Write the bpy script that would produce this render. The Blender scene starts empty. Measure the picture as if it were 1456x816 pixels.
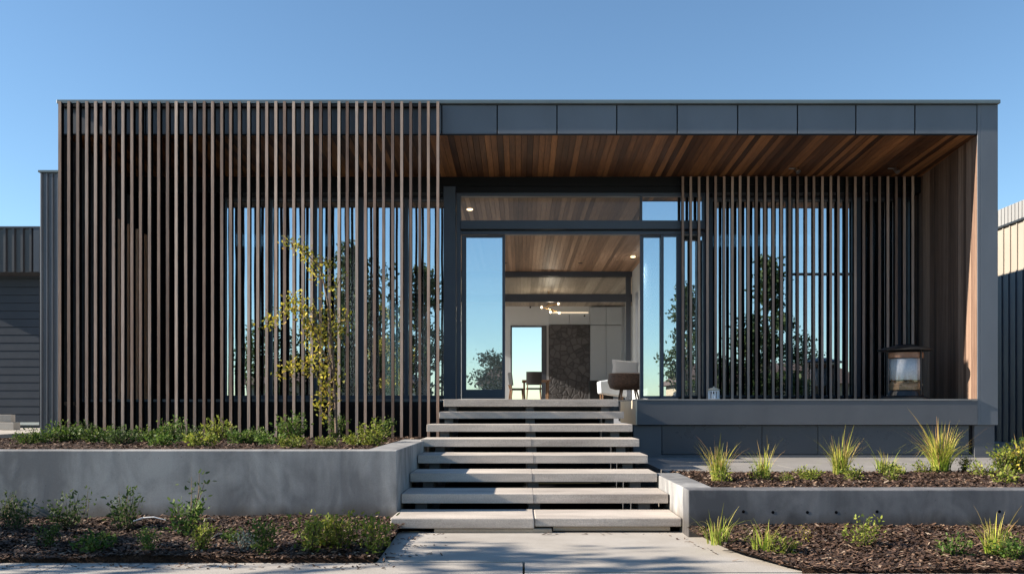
import bpy, bmesh, math, random
import numpy as np
from mathutils import Vector, Matrix, Euler

S = bpy.context.scene
COL = S.collection
R = math.radians

# ---------------------------------------------------------------- camera, sky, sun, exposure
FPX, VPX, VPY, EYE = 1270.0, 740.0, 578.0, 1.08
cd = bpy.data.cameras.new('camera'); cam = bpy.data.objects.new('camera', cd); COL.objects.link(cam)
cam.location = (0, 0, EYE); cam.rotation_euler = (R(90), 0, 0)
cd.sensor_width = 36; cd.lens = 36 * FPX / 1456
cd.shift_x = -(VPX - 728) / 1456; cd.shift_y = (VPY - 408) / 1456
cd.clip_start = 0.1; cd.clip_end = 3000
S.camera = cam

SUN_DIR = Vector((1.0, 0.062, -0.47)).normalized()
ELEV = math.asin(-SUN_DIR.z)
W = bpy.data.worlds.new('World'); S.world = W; W.use_nodes = True
nt = W.node_tree
sky = nt.nodes.new('ShaderNodeTexSky'); sky.sky_type = 'NISHITA'; sky.sun_disc = False
sky.sun_elevation = ELEV
sky.sun_rotation = math.atan2(-SUN_DIR.x, -SUN_DIR.y)
sky.altitude = 300; sky.air_density = 1.0; sky.dust_density = 0.0; sky.ozone_density = 2.0
bg = nt.nodes['Background']; bg.inputs[1].default_value = 0.068
tint = nt.nodes.new('ShaderNodeMix'); tint.data_type = 'RGBA'; tint.blend_type = 'MULTIPLY'; tint.inputs[0].default_value = 1
tint.inputs[7].default_value = (0.865, 1.0, 1.05, 1)
nt.links.new(sky.outputs[0], tint.inputs[6]); nt.links.new(tint.outputs[2], bg.inputs[0])

sl = bpy.data.lights.new('sun', 'SUN'); sun = bpy.data.objects.new('sun', sl); COL.objects.link(sun)
sl.energy = 5.0; sl.angle = R(0.5); sl.color = (1.0, 0.89, 0.75)
sun.rotation_euler = SUN_DIR.to_track_quat('-Z', 'Y').to_euler(); sun.location = (-30, -3, 20)

vs = S.view_settings
vs.view_transform = 'Standard'; vs.look = 'None'; vs.exposure = 1.4; vs.gamma = 1; vs.use_curve_mapping = False

# ---------------------------------------------------------------- node helpers
def new_mat(name):
    m = bpy.data.materials.new(name); m.use_nodes = True
    n = m.node_tree
    return m, n, n.nodes['Principled BSDF']
def N(n, t, **kw):
    x = n.nodes.new(t)
    for k, v in kw.items(): setattr(x, k, v)
    return x
def ramp(n, stops):
    r = N(n, 'ShaderNodeValToRGB'); e = r.color_ramp.elements
    while len(e) < len(stops): e.new(0.5)
    for i, (p, c) in enumerate(stops):
        e[i].position = p; e[i].color = (*c, 1)
    return r
def coords(n, scale=(1, 1, 1)):
    g = N(n, 'ShaderNodeNewGeometry'); mp = N(n, 'ShaderNodeMapping'); mp.inputs['Scale'].default_value = scale
    n.links.new(g.outputs['Position'], mp.inputs[0]); return mp.outputs[0]
def noise(n, vec, scale, detail=4, rough=0.55):
    t = N(n, 'ShaderNodeTexNoise'); t.inputs['Scale'].default_value = scale
    t.inputs['Detail'].default_value = detail; t.inputs['Roughness'].default_value = rough
    n.links.new(vec, t.inputs['Vector']); return t.outputs[0]
def bump(n, bs, h, strength=0.2, dist=0.01):
    b = N(n, 'ShaderNodeBump'); b.inputs['Strength'].default_value = strength; b.inputs['Distance'].default_value = dist
    n.links.new(h, b.inputs['Height']); n.links.new(b.outputs[0], bs.inputs['Normal']); return b
def mixc(n, a, b, f, mode='MIX'):
    m = N(n, 'ShaderNodeMix', data_type='RGBA', blend_type=mode)
    for sock, v in ((m.inputs[6], a), (m.inputs[7], b), (m.inputs[0], f)):
        if hasattr(v, 'links'): n.links.new(v, sock)
        elif isinstance(v, (int, float)): sock.default_value = v
        else: sock.default_value = (*v, 1)
    return m.outputs[2]

def mottled(name, c0, c1, scale=1.5, rough=0.7, bstr=0.15, bscale=60, stretch=(1, 1, 1), fine=0.25, metallic=0, spec=0.5, bdist=0.004):
    m, n, b = new_mat(name)
    v = coords(n, stretch)
    r = ramp(n, [(0.3, c0), (0.7, c1)]); n.links.new(noise(n, v, scale, 6, 0.62), r.inputs[0])
    f = noise(n, coords(n), bscale, 3)
    rr = ramp(n, [(0.3, (1 - fine,) * 3), (0.7, (1 + 0.0,) * 3)]); n.links.new(f, rr.inputs[0])
    n.links.new(mixc(n, r.outputs[0], rr.outputs[0], 1.0, 'MULTIPLY'), b.inputs['Base Color'])
    b.inputs['Roughness'].default_value = rough; b.inputs['Metallic'].default_value = metallic
    b.inputs['Specular IOR Level'].default_value = spec
    if bstr: bump(n, b, f, bstr, bdist)
    return m

def metal(name, col, rough=0.42, spec=0.5, var=0.12):
    m, n, b = new_mat(name)
    g = N(n, 'ShaderNodeNewGeometry'); oi = N(n, 'ShaderNodeObjectInfo')
    base = noise(n, coords(n, (1.2, 1.2, 0.5)), 1.3, 4)
    r = ramp(n, [(0.25, tuple(c * (1 - var) for c in col)), (0.75, tuple(c * (1 + var) for c in col))])
    n.links.new(base, r.inputs[0])
    h = N(n, 'ShaderNodeMath', operation='MULTIPLY_ADD'); n.links.new(oi.outputs['Random'], h.inputs[0])
    h.inputs[1].default_value = 0.14; h.inputs[2].default_value = 0.93
    n.links.new(mixc(n, r.outputs[0], h.outputs[0], 1.0, 'MULTIPLY'), b.inputs['Base Color'])
    rr = N(n, 'ShaderNodeMapRange'); n.links.new(noise(n, coords(n), 3.5, 5), rr.inputs[0])
    rr.inputs[3].default_value = rough - 0.08; rr.inputs[4].default_value = rough + 0.1
    n.links.new(rr.outputs[0], b.inputs['Roughness']); b.inputs['Specular IOR Level'].default_value = spec
    bump(n, b, noise(n, coords(n, (1, 1, 0.7)), 2.2, 2), 0.14, 0.02)
    return m

def boards(name, dark, mid, light, axis, rough=0.55, gscale=9.0, obj_random=False, spec=0.4):
    """timber, each loose board (mesh island) with its own tone, grain stretched along axis"""
    m, n, b = new_mat(name)
    g = N(n, 'ShaderNodeNewGeometry')
    rnd = g.outputs['Random Per Island']
    if obj_random: rnd = N(n, 'ShaderNodeObjectInfo').outputs['Random']
    st = [1, 1, 1]; st[axis] = 0.045
    v = coords(n, st)
    off = N(n, 'ShaderNodeVectorMath', operation='ADD'); n.links.new(v, off.inputs[0])
    cm = N(n, 'ShaderNodeCombineXYZ'); sc = N(n, 'ShaderNodeMath', operation='MULTIPLY'); n.links.new(rnd, sc.inputs[0]); sc.inputs[1].default_value = 57.0
    for i in range(3): n.links.new(sc.outputs[0], cm.inputs[i])
    n.links.new(cm.outputs[0], off.inputs[1])
    gr = noise(n, off.outputs[0], gscale, 8, 0.65)
    fine = noise(n, off.outputs[0], gscale * 8, 3, 0.6)
    a = N(n, 'ShaderNodeMath', operation='MULTIPLY_ADD'); n.links.new(rnd, a.inputs[0]); a.inputs[1].default_value = 0.62
    s2 = N(n, 'ShaderNodeMath', operation='MULTIPLY_ADD'); n.links.new(gr, s2.inputs[0]); s2.inputs[1].default_value = 0.9; s2.inputs[2].default_value = -0.26
    n.links.new(s2.outputs[0], a.inputs[2])
    r = ramp(n, [(0.08, dark), (0.45, mid), (0.92, light)]); n.links.new(a.outputs[0], r.inputs[0])
    fr = ramp(n, [(0.3, (0.72,) * 3), (0.65, (1.0,) * 3)]); n.links.new(fine, fr.inputs[0])
    n.links.new(mixc(n, r.outputs[0], fr.outputs[0], 0.8, 'MULTIPLY'), b.inputs['Base Color'])
    b.inputs['Roughness'].default_value = rough; b.inputs['Specular IOR Level'].default_value = spec
    bump(n, b, fine, 0.25, 0.003)
    return m

def leafmat(name, cols, rough=0.5, trans=0.35):
    m, n, b = new_mat(name)
    g = N(n, 'ShaderNodeNewGeometry'); oi = N(n, 'ShaderNodeObjectInfo')
    r = ramp(n, [(i / (len(cols) - 1), c) for i, c in enumerate(cols)]); n.links.new(g.outputs['Random Per Island'], r.inputs[0])
    h = N(n, 'ShaderNodeMath', operation='MULTIPLY_ADD'); n.links.new(oi.outputs['Random'], h.inputs[0]); h.inputs[1].default_value = 0.5; h.inputs[2].default_value = 0.75
    c = mixc(n, r.outputs[0], h.outputs[0], 1.0, 'MULTIPLY')
    n.links.new(c, b.inputs['Base Color']); b.inputs['Roughness'].default_value = rough + .12; b.inputs['Specular IOR Level'].default_value = 0.25
    t = N(n, 'ShaderNodeBsdfTranslucent'); n.links.new(c, t.inputs[0])
    mx = N(n, 'ShaderNodeMixShader'); mx.inputs[0].default_value = trans
    n.links.new(b.outputs[0], mx.inputs[1]); n.links.new(t.outputs[0], mx.inputs[2])
    n.links.new(mx.outputs[0], n.nodes['Material Output'].inputs[0])
    return m

def glassmat(name, fac, tint=(0.7, 0.76, 0.78), refl=(0.82, 0.93, 1.0), wave=0.0):
    m, n, b = new_mat(name)
    n.nodes.remove(b)
    t = N(n, 'ShaderNodeBsdfTransparent'); t.inputs[0].default_value = (*tint, 1)
    g = N(n, 'ShaderNodeBsdfGlossy'); g.inputs[0].default_value = (*refl, 1); g.inputs['Roughness'].default_value = 0.0
    mx = N(n, 'ShaderNodeMixShader'); mx.inputs[0].default_value = fac
    n.links.new(t.outputs[0], mx.inputs[1]); n.links.new(g.outputs[0], mx.inputs[2])
    if wave:
        bp = N(n, 'ShaderNodeBump'); bp.inputs['Strength'].default_value = wave; bp.inputs['Distance'].default_value = 0.02
        n.links.new(noise(n, coords(n), 0.9, 1), bp.inputs['Height']); n.links.new(bp.outputs[0], g.inputs['Normal'])
    n.links.new(mx.outputs[0], n.nodes['Material Output'].inputs[0])
    return m

def emitmat(name, col, s):
    m, n, b = new_mat(name); b.inputs['Base Color'].default_value = (*col, 1)
    b.inputs['Emission Color'].default_value = (*col, 1); b.inputs['Emission Strength'].default_value = s
    return m

M = {}
M['cladding'] = metal('cladding_metal', (0.135, 0.145, 0.163), 0.40, 0.5)
M['cap'] = metal('cap_metal', (0.13, 0.165, 0.175), 0.38, 0.6)
M['plinth'] = metal('plinth_metal', (0.108, 0.112, 0.122), 0.5, 0.4)
M['plinth_glossy'] = metal('plinth_panel', (0.065, 0.072, 0.085), 0.28, 0.5)
M['frame'] = metal('frame_metal', (0.062, 0.074, 0.098), 0.38, 0.5)
M['black'] = metal('black_metal', (0.006, 0.006, 0.008), 0.5, 0.3)
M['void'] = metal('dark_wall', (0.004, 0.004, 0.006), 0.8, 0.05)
M['soffit'] = boards('soffit_timber', (0.032, 0.013, 0.007), (0.155, 0.066, 0.028), (0.48, 0.215, 0.08), 1, 0.5, 10)
M['side_timber'] = boards('side_timber', (0.05, 0.03, 0.021), (0.155, 0.093, 0.066), (0.33, 0.22, 0.16), 2, 0.6, 12)
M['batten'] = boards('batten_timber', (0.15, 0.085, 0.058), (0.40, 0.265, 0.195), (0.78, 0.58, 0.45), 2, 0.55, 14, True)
M['sunlit_slat'] = boards('sunlit_slat_timber', (0.55, 0.26, 0.12), (0.66, 0.34, 0.17), (0.74, 0.42, 0.24), 2, 0.5, 12, True)  # sunlight on the inner slats put into an orange tone
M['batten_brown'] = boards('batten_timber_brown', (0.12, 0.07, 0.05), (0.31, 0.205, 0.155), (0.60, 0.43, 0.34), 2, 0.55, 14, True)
M['ceiling'] = boards('ceiling_timber', (0.10, 0.056, 0.032), (0.26, 0.155, 0.095), (0.48, 0.32, 0.21), 1, 0.5, 9)
M['ceiling_pale'] = boards('ceiling_timber_pale', (0.26, 0.22, 0.18), (0.40, 0.34, 0.28), (0.55, 0.48, 0.40), 1, 0.5, 9)
M['floor'] = boards('floor_timber', (0.20, 0.17, 0.14), (0.28, 0.24, 0.20), (0.36, 0.32, 0.28), 0, 0.4, 9)
M['tread'] = mottled('sandstone', (0.36, 0.32, 0.285), (0.68, 0.61, 0.54), 2.6, 0.85, 0.6, 110, (0.35, 1, 2.2), 0.30, 0, 0.25, 0.004)
M['tread_base'] = mottled('sandstone_base', (0.36, 0.29, 0.21), (0.50, 0.42, 0.32), 2.5, 0.9, 0.6, 100, (0.3, 1, 3), 0.25, 0, 0.2, 0.005)
M['path'] = mottled('path_concrete', (0.42, 0.385, 0.34), (0.55, 0.515, 0.47), 1.6, 0.9, 0.5, 170, (1, 1, 1), 0.45, 0, 0.2, 0.004)
M['pave'] = mottled('pavement_concrete', (0.38, 0.35, 0.315), (0.50, 0.465, 0.42), 1.8, 0.9, 0.4, 150, (1, 1, 1), 0.35, 0, 0.2, 0.004)
M['apron'] = mottled('apron_concrete', (0.22, 0.21, 0.2), (0.32, 0.305, 0.29), 1.8, 0.8, 0.3, 120, (1, 1, 1), 0.25, 0, 0.3, 0.003)
M['return_and_lid'] = mottled('sunlit_return_and_lid', (0.58, 0.50, 0.38), (0.66, 0.57, 0.44), 2, 0.8, 0.2, 90, (1, 1, 1), 0.12)  # sunlight on the deck return put into the colour; also lantern lid
M['asphalt'] = mottled('asphalt', (0.045, 0.045, 0.047), (0.065, 0.064, 0.062), 0.8, 0.9, 0.4, 140, (1, 1, 1), 0.4)
M['grass_ground'] = mottled('dry_grass', (0.05, 0.06, 0.022), (0.11, 0.10, 0.045), 0.5, 0.95, 0.5, 60, (1, 1, 1), 0.4)
M['mulch'] = mottled('mulch', (0.032, 0.017, 0.011), (0.085, 0.048, 0.03), 14, 0.95, 1.0, 55, (1, 1, 1), 0.65, 0, 0.15, 0.03)
M['stem'] = mottled('stem', (0.09, 0.06, 0.035), (0.17, 0.12, 0.075), 20, 0.8, 0.2, 60)
M['bark'] = mottled('bark', (0.10, 0.07, 0.05), (0.22, 0.16, 0.115), 18, 0.85, 0.6, 60, (1, 1, 0.3), 0.4, 0, 0.2, 0.01)
M['white'] = mottled('white_paint', (0.66, 0.71, 0.76), (0.70, 0.75, 0.80), 1.2, 0.6, 0.03, 40, (1, 1, 1), 0.04)
M['grey_wall'] = mottled('grey_plaster', (0.46, 0.49, 0.52), (0.52, 0.55, 0.57), 1.2, 0.7, 0.05, 40, (1, 1, 1), 0.05)
M['cabinet'] = mottled('cabinet_laminate', (0.46, 0.52, 0.58), (0.52, 0.57, 0.63), 0.8, 0.35, 0.02, 40, (1, 1, 1), 0.03)
M['black_paint'] = mottled('black_lacquer', (0.012, 0.013, 0.015), (0.02, 0.021, 0.023), 3, 0.4, 0.03, 40)
M['chair_wood'] = boards('chair_wood', (0.10, 0.05, 0.025), (0.17, 0.09, 0.045), (0.24, 0.14, 0.08), 2, 0.45, 9)
M['linen'] = mottled('white_linen', (0.80, 0.82, 0.85), (0.86, 0.87, 0.88), 3, 0.9, 0.3, 200, (1, 1, 1), 0.08)
M['brass'] = metal('brass', (0.62, 0.40, 0.16), 0.3, 0.6); M['brass'].node_tree.nodes['Principled BSDF'].inputs['Metallic'].default_value = 1
M['bulb'] = emitmat('bulb_glow', (1.0, 0.72, 0.40), 2.5)
M['cove'] = emitmat('cove_glow', (1.0, 0.80, 0.55), 0.6)
M['neighbour'] = metal('cream_steel', (0.30, 0.265, 0.22), 0.55, 0.3)
M['roof_white'] = metal('white_steel', (0.25, 0.25, 0.245), 0.5, 0.4)
M['roof_dark'] = metal('roof_tile', (0.10, 0.07, 0.06), 0.7, 0.2)
M['roller'] = metal('roller_steel', (0.040, 0.048, 0.062), 0.5, 0.2)
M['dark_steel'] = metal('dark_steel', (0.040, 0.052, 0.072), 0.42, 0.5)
M['corrugated'] = metal('corrugated_steel', (0.055, 0.052, 0.054), 0.36, 0.5)
M['glass'] = glassmat('window_glass', 0.72, (0.62, 0.68, 0.70), (0.88, 0.95, 1.0), 0.10)
M['glass_door'] = glassmat('door_glass', 0.66, (0.72, 0.78, 0.80), (0.86, 0.95, 1.0), 0.03)
M['glass_clear'] = glassmat('transom_glass', 0.012, (0.86, 0.88, 0.88))
M['steel'] = metal('brushed_steel', (0.55, 0.55, 0.56), 0.3, 0.6); M['steel'].node_tree.nodes['Principled BSDF'].inputs['Metallic'].default_value = 1
M['fol_green'] = leafmat('foliage_green', [(0.030, 0.065, 0.012), (0.055, 0.11, 0.02), (0.10, 0.16, 0.028), (0.16, 0.20, 0.045)])
M['fol_dark'] = leafmat('foliage_dark', [(0.018, 0.04, 0.012), (0.035, 0.065, 0.016), (0.06, 0.095, 0.025), (0.085, 0.12, 0.04)])
M['fol_lime'] = leafmat('foliage_lime', [(0.09, 0.13, 0.02), (0.16, 0.21, 0.03), (0.24, 0.27, 0.04), (0.32, 0.31, 0.07)])
M['fol_silver'] = leafmat('foliage_silver', [(0.13, 0.18, 0.16), (0.2, 0.26, 0.24), (0.26, 0.31, 0.29)])
M['fol_yellow'] = leafmat('foliage_yellow', [(0.08, 0.10, 0.02), (0.22, 0.22, 0.03), (0.42, 0.37, 0.04), (0.52, 0.44, 0.07), (0.30, 0.18, 0.06)])
M['grass_blade'] = leafmat('grass_blade', [(0.22, 0.29, 0.04), (0.38, 0.43, 0.065), (0.54, 0.50, 0.11), (0.60, 0.44, 0.18), (0.46, 0.25, 0.12)])
def grade_blade():
    n = M['grass_blade'].node_tree; tc = N(n, 'ShaderNodeTexCoord'); sp = N(n, 'ShaderNodeSeparateXYZ'); n.links.new(tc.outputs['Object'], sp.inputs[0])
    r = ramp(n, [(0.05, (0.8, 1.0, 0.75)), (0.25, (1.0, 1.0, 0.85)), (0.45, (1.08, 0.88, 0.85))]); n.links.new(sp.outputs[2], r.inputs[0])
    b = n.nodes['Principled BSDF']; src = b.inputs['Base Color'].links[0].from_socket; c = mixc(n, src, r.outputs[0], 1.0, 'MULTIPLY')
    n.links.new(c, b.inputs['Base Color'])
    for x in n.nodes:
        if x.type == 'BSDF_TRANSLUCENT': n.links.new(c, x.inputs[0])
grade_blade()
M['fol_far'] = leafmat('foliage_far', [(0.025, 0.045, 0.018), (0.05, 0.08, 0.026), (0.09, 0.12, 0.045)], 0.5, 0.3)
M['flower'] = leafmat('flower', [(0.3, 0.16, 0.34), (0.45, 0.3, 0.5), (0.55, 0.45, 0.6)])

def chipmat():
    m, n, b = new_mat('mulch_chip')
    g = N(n, 'ShaderNodeNewGeometry')
    r = ramp(n, [(0.0, (0.018, 0.009, 0.006)), (0.45, (0.055, 0.028, 0.017)), (0.8, (0.11, 0.058, 0.035)), (0.93, (0.19, 0.115, 0.072)), (1.0, (0.38, 0.29, 0.21))])
    n.links.new(g.outputs['Random Per Island'], r.inputs[0]); n.links.new(r.outputs[0], b.inputs['Base Color'])
    b.inputs['Roughness'].default_value = 0.85; return m
M['chip'] = chipmat()

def concrete_wall(name, dark, light):
    m, n, b = new_mat(name)
    v = coords(n, (1, 1, 0.6))
    big = noise(n, v, 0.9, 7, 0.62); dist = N(n, 'ShaderNodeTexNoise'); dist.inputs['Scale'].default_value = 2.6
    dist.inputs['Detail'].default_value = 8; dist.inputs['Distortion'].default_value = 1.8; n.links.new(v, dist.inputs['Vector'])
    streak = noise(n, coords(n, (9, 9, 0.35)), 1.0, 5, 0.6)
    a = N(n, 'ShaderNodeMath', operation='MULTIPLY_ADD'); n.links.new(dist.outputs[0], a.inputs[0]); a.inputs[1].default_value = 0.62
    n.links.new(big, a.inputs[2])
    a2 = N(n, 'ShaderNodeMath', operation='MULTIPLY_ADD'); n.links.new(streak, a2.inputs[0]); a2.inputs[1].default_value = 0.24; n.links.new(a.outputs[0], a2.inputs[2])
    mid = tuple((x + y) / 2 for x, y in zip(dark, light))
    r = ramp(n, [(0.58, dark), (0.69, mid), (0.80, light)])
    a3 = N(n, 'ShaderNodeMath', operation='MULTIPLY'); n.links.new(a2.outputs[0], a3.inputs[0]); a3.inputs[1].default_value = 0.74
    n.links.new(a3.outputs[0], r.inputs[0])
    f = noise(n, coords(n), 90, 3)
    fr = ramp(n, [(0.3, (0.88,) * 3), (0.7, (1,) * 3)]); n.links.new(f, fr.inputs[0])
    n.links.new(mixc(n, r.outputs[0], fr.outputs[0], 1.0, 'MULTIPLY'), b.inputs['Base Color'])
    vo = N(n, 'ShaderNodeTexVoronoi'); vo.inputs['Scale'].default_value = 13; n.links.new(coords(n), vo.inputs['Vector'])
    pr = ramp(n, [(0.035, (0.45,) * 3), (0.06, (1,) * 3)]); n.links.new(vo.outputs['Distance'], pr.inputs[0])
    base_link = b.inputs['Base Color'].links[0].from_socket
    sp = N(n, 'ShaderNodeSeparateXYZ'); n.links.new(coords(n), sp.inputs[0])
    sadd = N(n, 'ShaderNodeMath', operation='MULTIPLY_ADD'); n.links.new(noise(n, coords(n, (1, 1, .3)), 5, 5), sadd.inputs[0]); sadd.inputs[1].default_value = -0.22; n.links.new(sp.outputs[2], sadd.inputs[2])
    soil = ramp(n, [(0.0, (0.62, 0.56, 0.50)), (0.10, (1, 1, 1))]); n.links.new(sadd.outputs[0], soil.inputs[0])
    n.links.new(mixc(n, mixc(n, base_link, pr.outputs[0], 1.0, 'MULTIPLY'), soil.outputs[0], 1.0, 'MULTIPLY'), b.inputs['Base Color'])
    b.inputs['Roughness'].default_value = 0.72; b.inputs['Specular IOR Level'].default_value = 0.35
    bump(n, b, a.outputs[0], 0.12, 0.02)
    return m
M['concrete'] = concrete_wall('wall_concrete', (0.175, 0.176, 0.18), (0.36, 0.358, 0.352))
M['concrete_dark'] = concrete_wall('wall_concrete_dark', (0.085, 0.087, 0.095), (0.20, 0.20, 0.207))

def stonemat():
    m, n, b = new_mat('fireplace_stone')
    v = coords(n)
    wob = N(n, 'ShaderNodeTexNoise'); wob.inputs['Scale'].default_value = 3; n.links.new(v, wob.inputs['Vector'])
    ad = mixc(n, v, wob.outputs['Color'], 0.12)
    vo = N(n, 'ShaderNodeTexVoronoi', feature='DISTANCE_TO_EDGE'); vo.inputs['Scale'].default_value = 5.6; n.links.new(ad, vo.inputs['Vector'])
    vc = N(n, 'ShaderNodeTexVoronoi'); vc.inputs['Scale'].default_value = 5.6; n.links.new(ad, vc.inputs['Vector'])
    cr = ramp(n, [(0, (0.075, 0.075, 0.082)), (1, (0.14, 0.138, 0.148))]); n.links.new(vc.outputs['Color'], cr.inputs[0])
    e = ramp(n, [(0.02, (0.6,) * 3), (0.12, (1,) * 3)]); n.links.new(vo.outputs[0], e.inputs[0])
    n.links.new(mixc(n, cr.outputs[0], e.outputs[0], 1, 'MULTIPLY'), b.inputs['Base Color'])
    b.inputs['Roughness'].default_value = 0.85; bump(n, b, e.outputs[0], 0.8, 0.03); return m
M['stone'] = stonemat()
def wickermat():
    m, n, b = new_mat('wicker')
    r = ramp(n, [(0.35, (0.03, 0.018, 0.013)), (0.65, (0.15, 0.09, 0.065))]); nz = noise(n, coords(n, (1, 1, 6)), 22, 3)
    n.links.new(nz, r.inputs[0]); n.links.new(r.outputs[0], b.inputs['Base Color']); bump(n, b, nz, 0.8, 0.02); return m
M['wicker'] = wickermat()

# ---------------------------------------------------------------- mesh helpers
class MB:
    def __init__(s): s.v = []; s.f = []
    def box(s, x0, x1, y0, y1, z0, z1):
        b = len(s.v)
        s.v += [(x0, y0, z0), (x1, y0, z0), (x1, y1, z0), (x0, y1, z0), (x0, y0, z1), (x1, y0, z1), (x1, y1, z1), (x0, y1, z1)]
        s.f += [tuple(b + i for i in q) for q in ((0, 3, 2, 1), (4, 5, 6, 7), (0, 1, 5, 4), (1, 2, 6, 5), (2, 3, 7, 6), (3, 0, 4, 7))]
        return s
    def hexa(s, p):     # 8 points, bottom 4 then top 4
        b = len(s.v); s.v += [tuple(q) for q in p]
        s.f += [tuple(b + i for i in q) for q in ((0, 3, 2, 1), (4, 5, 6, 7), (0, 1, 5, 4), (1, 2, 6, 5), (2, 3, 7, 6), (3, 0, 4, 7))]
        return s
    def tube(s, pts, rad, n=6, cap=True):
        pts = [Vector(p) for p in pts]
        if not hasattr(rad, '__len__'): rad = [rad] * len(pts)
        rings = []
        for i, p in enumerate(pts):
            d = (pts[min(i + 1, len(pts) - 1)] - pts[max(i - 1, 0)]).normalized()
            up = Vector((0, 0, 1)) if abs(d.z) < 0.9 else Vector((1, 0, 0))
            u = d.cross(up).normalized(); w = d.cross(u)
            b = len(s.v)
            for k in range(n):
                a = 2 * math.pi * k / n
                s.v.append(tuple(p + (u * math.cos(a) + w * math.sin(a)) * rad[i]))
            rings.append(b)
        for r0, r1 in zip(rings, rings[1:]):
            for k in range(n): s.f.append((r0 + k, r0 + (k + 1) % n, r1 + (k + 1) % n, r1 + k))
        if cap:
            s.f.append(tuple(rings[0] + k for k in range(n))[::-1]); s.f.append(tuple(rings[-1] + k for k in range(n)))
        return s
    def lathe(s, prof, c=(0, 0), n=28):
        rings = []
        for (r, z) in prof:
            b = len(s.v)
            for k in range(n):
                a = 2 * math.pi * k / n; s.v.append((c[0] + r * math.cos(a), c[1] + r * math.sin(a), z))
            rings.append(b)
        for r0, r1 in zip(rings, rings[1:]):
            for k in range(n): s.f.append((r0 + k, r0 + (k + 1) % n, r1 + (k + 1) % n, r1 + k))
        s.f.append(tuple(rings[0] + k for k in range(n))[::-1]); s.f.append(tuple(rings[-1] + k for k in range(n)))
        return s
    def mesh(s, name):
        m = bpy.data.meshes.new(name); m.from_pydata(s.v, [], s.f); m.update(); return m

def link(name, mesh, mat, parent=None, bevel=0, smooth=False):
    o = bpy.data.objects.new(name, mesh); COL.objects.link(o)
    if mat is not None: mesh.materials.append(mat)
    if parent is not None:
        o.parent = parent
        if parent.type == 'EMPTY': o.matrix_parent_inverse = Matrix.Translation(-parent.location)
    if smooth:
        for p in mesh.polygons: p.use_smooth = True
    if bevel:
        b = o.modifiers.new('bevel', 'BEVEL'); b.width = bevel; b.segments = 2; b.limit_method = 'ANGLE'; b.harden_normals = False
    return o
def put(name, mb, mat, parent=None, **kw): return link(name, mb.mesh(name), mat, parent, **kw)
def tag(o, label=None, cat=None, group=None, kind=None):
    if label: o['label'] = label
    if cat: o['category'] = cat
    if group: o['group'] = group
    if kind: o['kind'] = kind
    return o
def thing(name, label, cat, loc=(0, 0, 0), group=None):
    o = bpy.data.objects.new(name, None); COL.objects.link(o); o.location = loc; o.empty_display_size = 0.2
    return tag(o, label, cat, group)
def structure(name, mb, mat): return tag(put(name, mb, mat), kind='structure')
def P(px, py, D): return Vector(((px - VPX) * D / FPX, D, EYE + (VPY - py) * D / FPX))
def X(px, D): return (px - VPX) * D / FPX
def Z(py, D): return EYE + (VPY - py) * D / FPX

# ---------------------------------------------------------------- ground
structure('ground', MB().box(-900, 900, -900, 1200, -0.5, -0.045), M['grass_ground'])
structure('road', MB().box(-300, 300, -14, 1.0, -0.3, -0.04), M['asphalt'])
mb = MB()
xs = [-40, -7.0, -3.16, 0.02, 3.4, 6.6, 40]
for a, b in zip(xs, xs[1:]): mb.box(a + 0.006, b - 0.006, 1.4, 6.22 if b < 1 else 5.83, -0.2, -0.004)
for a, b in zip([-40, -7.0, -3.16, -0.9], [-7.0, -3.16, -0.9]): pass
structure('pavement', mb, M['pave'])
structure('kerb', MB().box(-300, 300, 1.0, 1.38, -0.25, 0.0), M['pave'])
mb = MB().hexa([(-1.0, 6.235, -0.2), (2.3, 6.235, -0.2), (1.6, 7.75, -0.2), (-1.05, 7.75, -0.2), (-1.0, 6.235, 0.0), (2.3, 6.235, 0.0), (1.6, 7.75, 0.0), (-1.05, 7.75, 0.0)])
mb.box(0.03, 2.3, 5.842, 6.232, -0.2, -0.001)
structure('path', mb, M['path'])

def bed(name, x0, x1, y0, y1, z, amp, slope=0.0, nx=120, ny=36, seed=0, y0r=None, xl=None):
    rng = np.random.RandomState(seed); mbx = MB()
    ph = rng.rand(8) * 6.28
    def h(x, y):
        t = (y - y0) / (y1 - y0)
        return z + slope * t + amp * (0.5 * math.sin(1.7 * x + ph[0]) * math.sin(3.1 * y + ph[1]) + 0.35 * math.sin(4.3 * x + ph[2] + 2 * y) + 0.3 * math.sin(9 * x + ph[3]) * math.sin(8 * y + ph[4]))
    for j in range(ny + 1):
        for i in range(nx + 1):
            x = x0 + (x1 - x0) * i / nx; ya = y0 if y0r is None else y0 + (y0r - y0) * i / nx
            y = ya + (y1 - ya) * (0 if j == 0 else .006 + .994 * (j - 1) / (ny - 1)); xa = x0 if xl is None else xl(y); x = xa + (x1 - xa) * (i / nx); mbx.v.append((x, y, h(x, y) - (0.10 if j == 0 else 0)))
    for j in range(ny):
        for i in range(nx):
            a = j * (nx + 1) + i; mbx.f.append((a, a + 1, a + nx + 2, a + nx + 1))
    o = put(name, mbx, M['mulch'], smooth=True); tag(o, kind='structure')
    return h
h_ll = bed('garden_bed_soil', -12, -1.02, 6.20, 8.06, 0.03, 0.02, 0.055, seed=1)
h_lu = bed('garden_bed_soil', -9.0, -1.40, 8.3, 13.1, 0.645, 0.012, 0.0, seed=2)
h_rl = bed('garden_bed_soil', 1.385, 12, 5.80, 7.42, 0.02, 0.018, 0.07, seed=3, xl=lambda y: 1.385 + 0.30 * max(0, 7.3 - y) ** 2 / 1.5)
h_ru = bed('garden_bed_soil', 1.62, 12, 7.62, 9.82, 0.365, 0.012, 0.0, seed=4)

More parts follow.
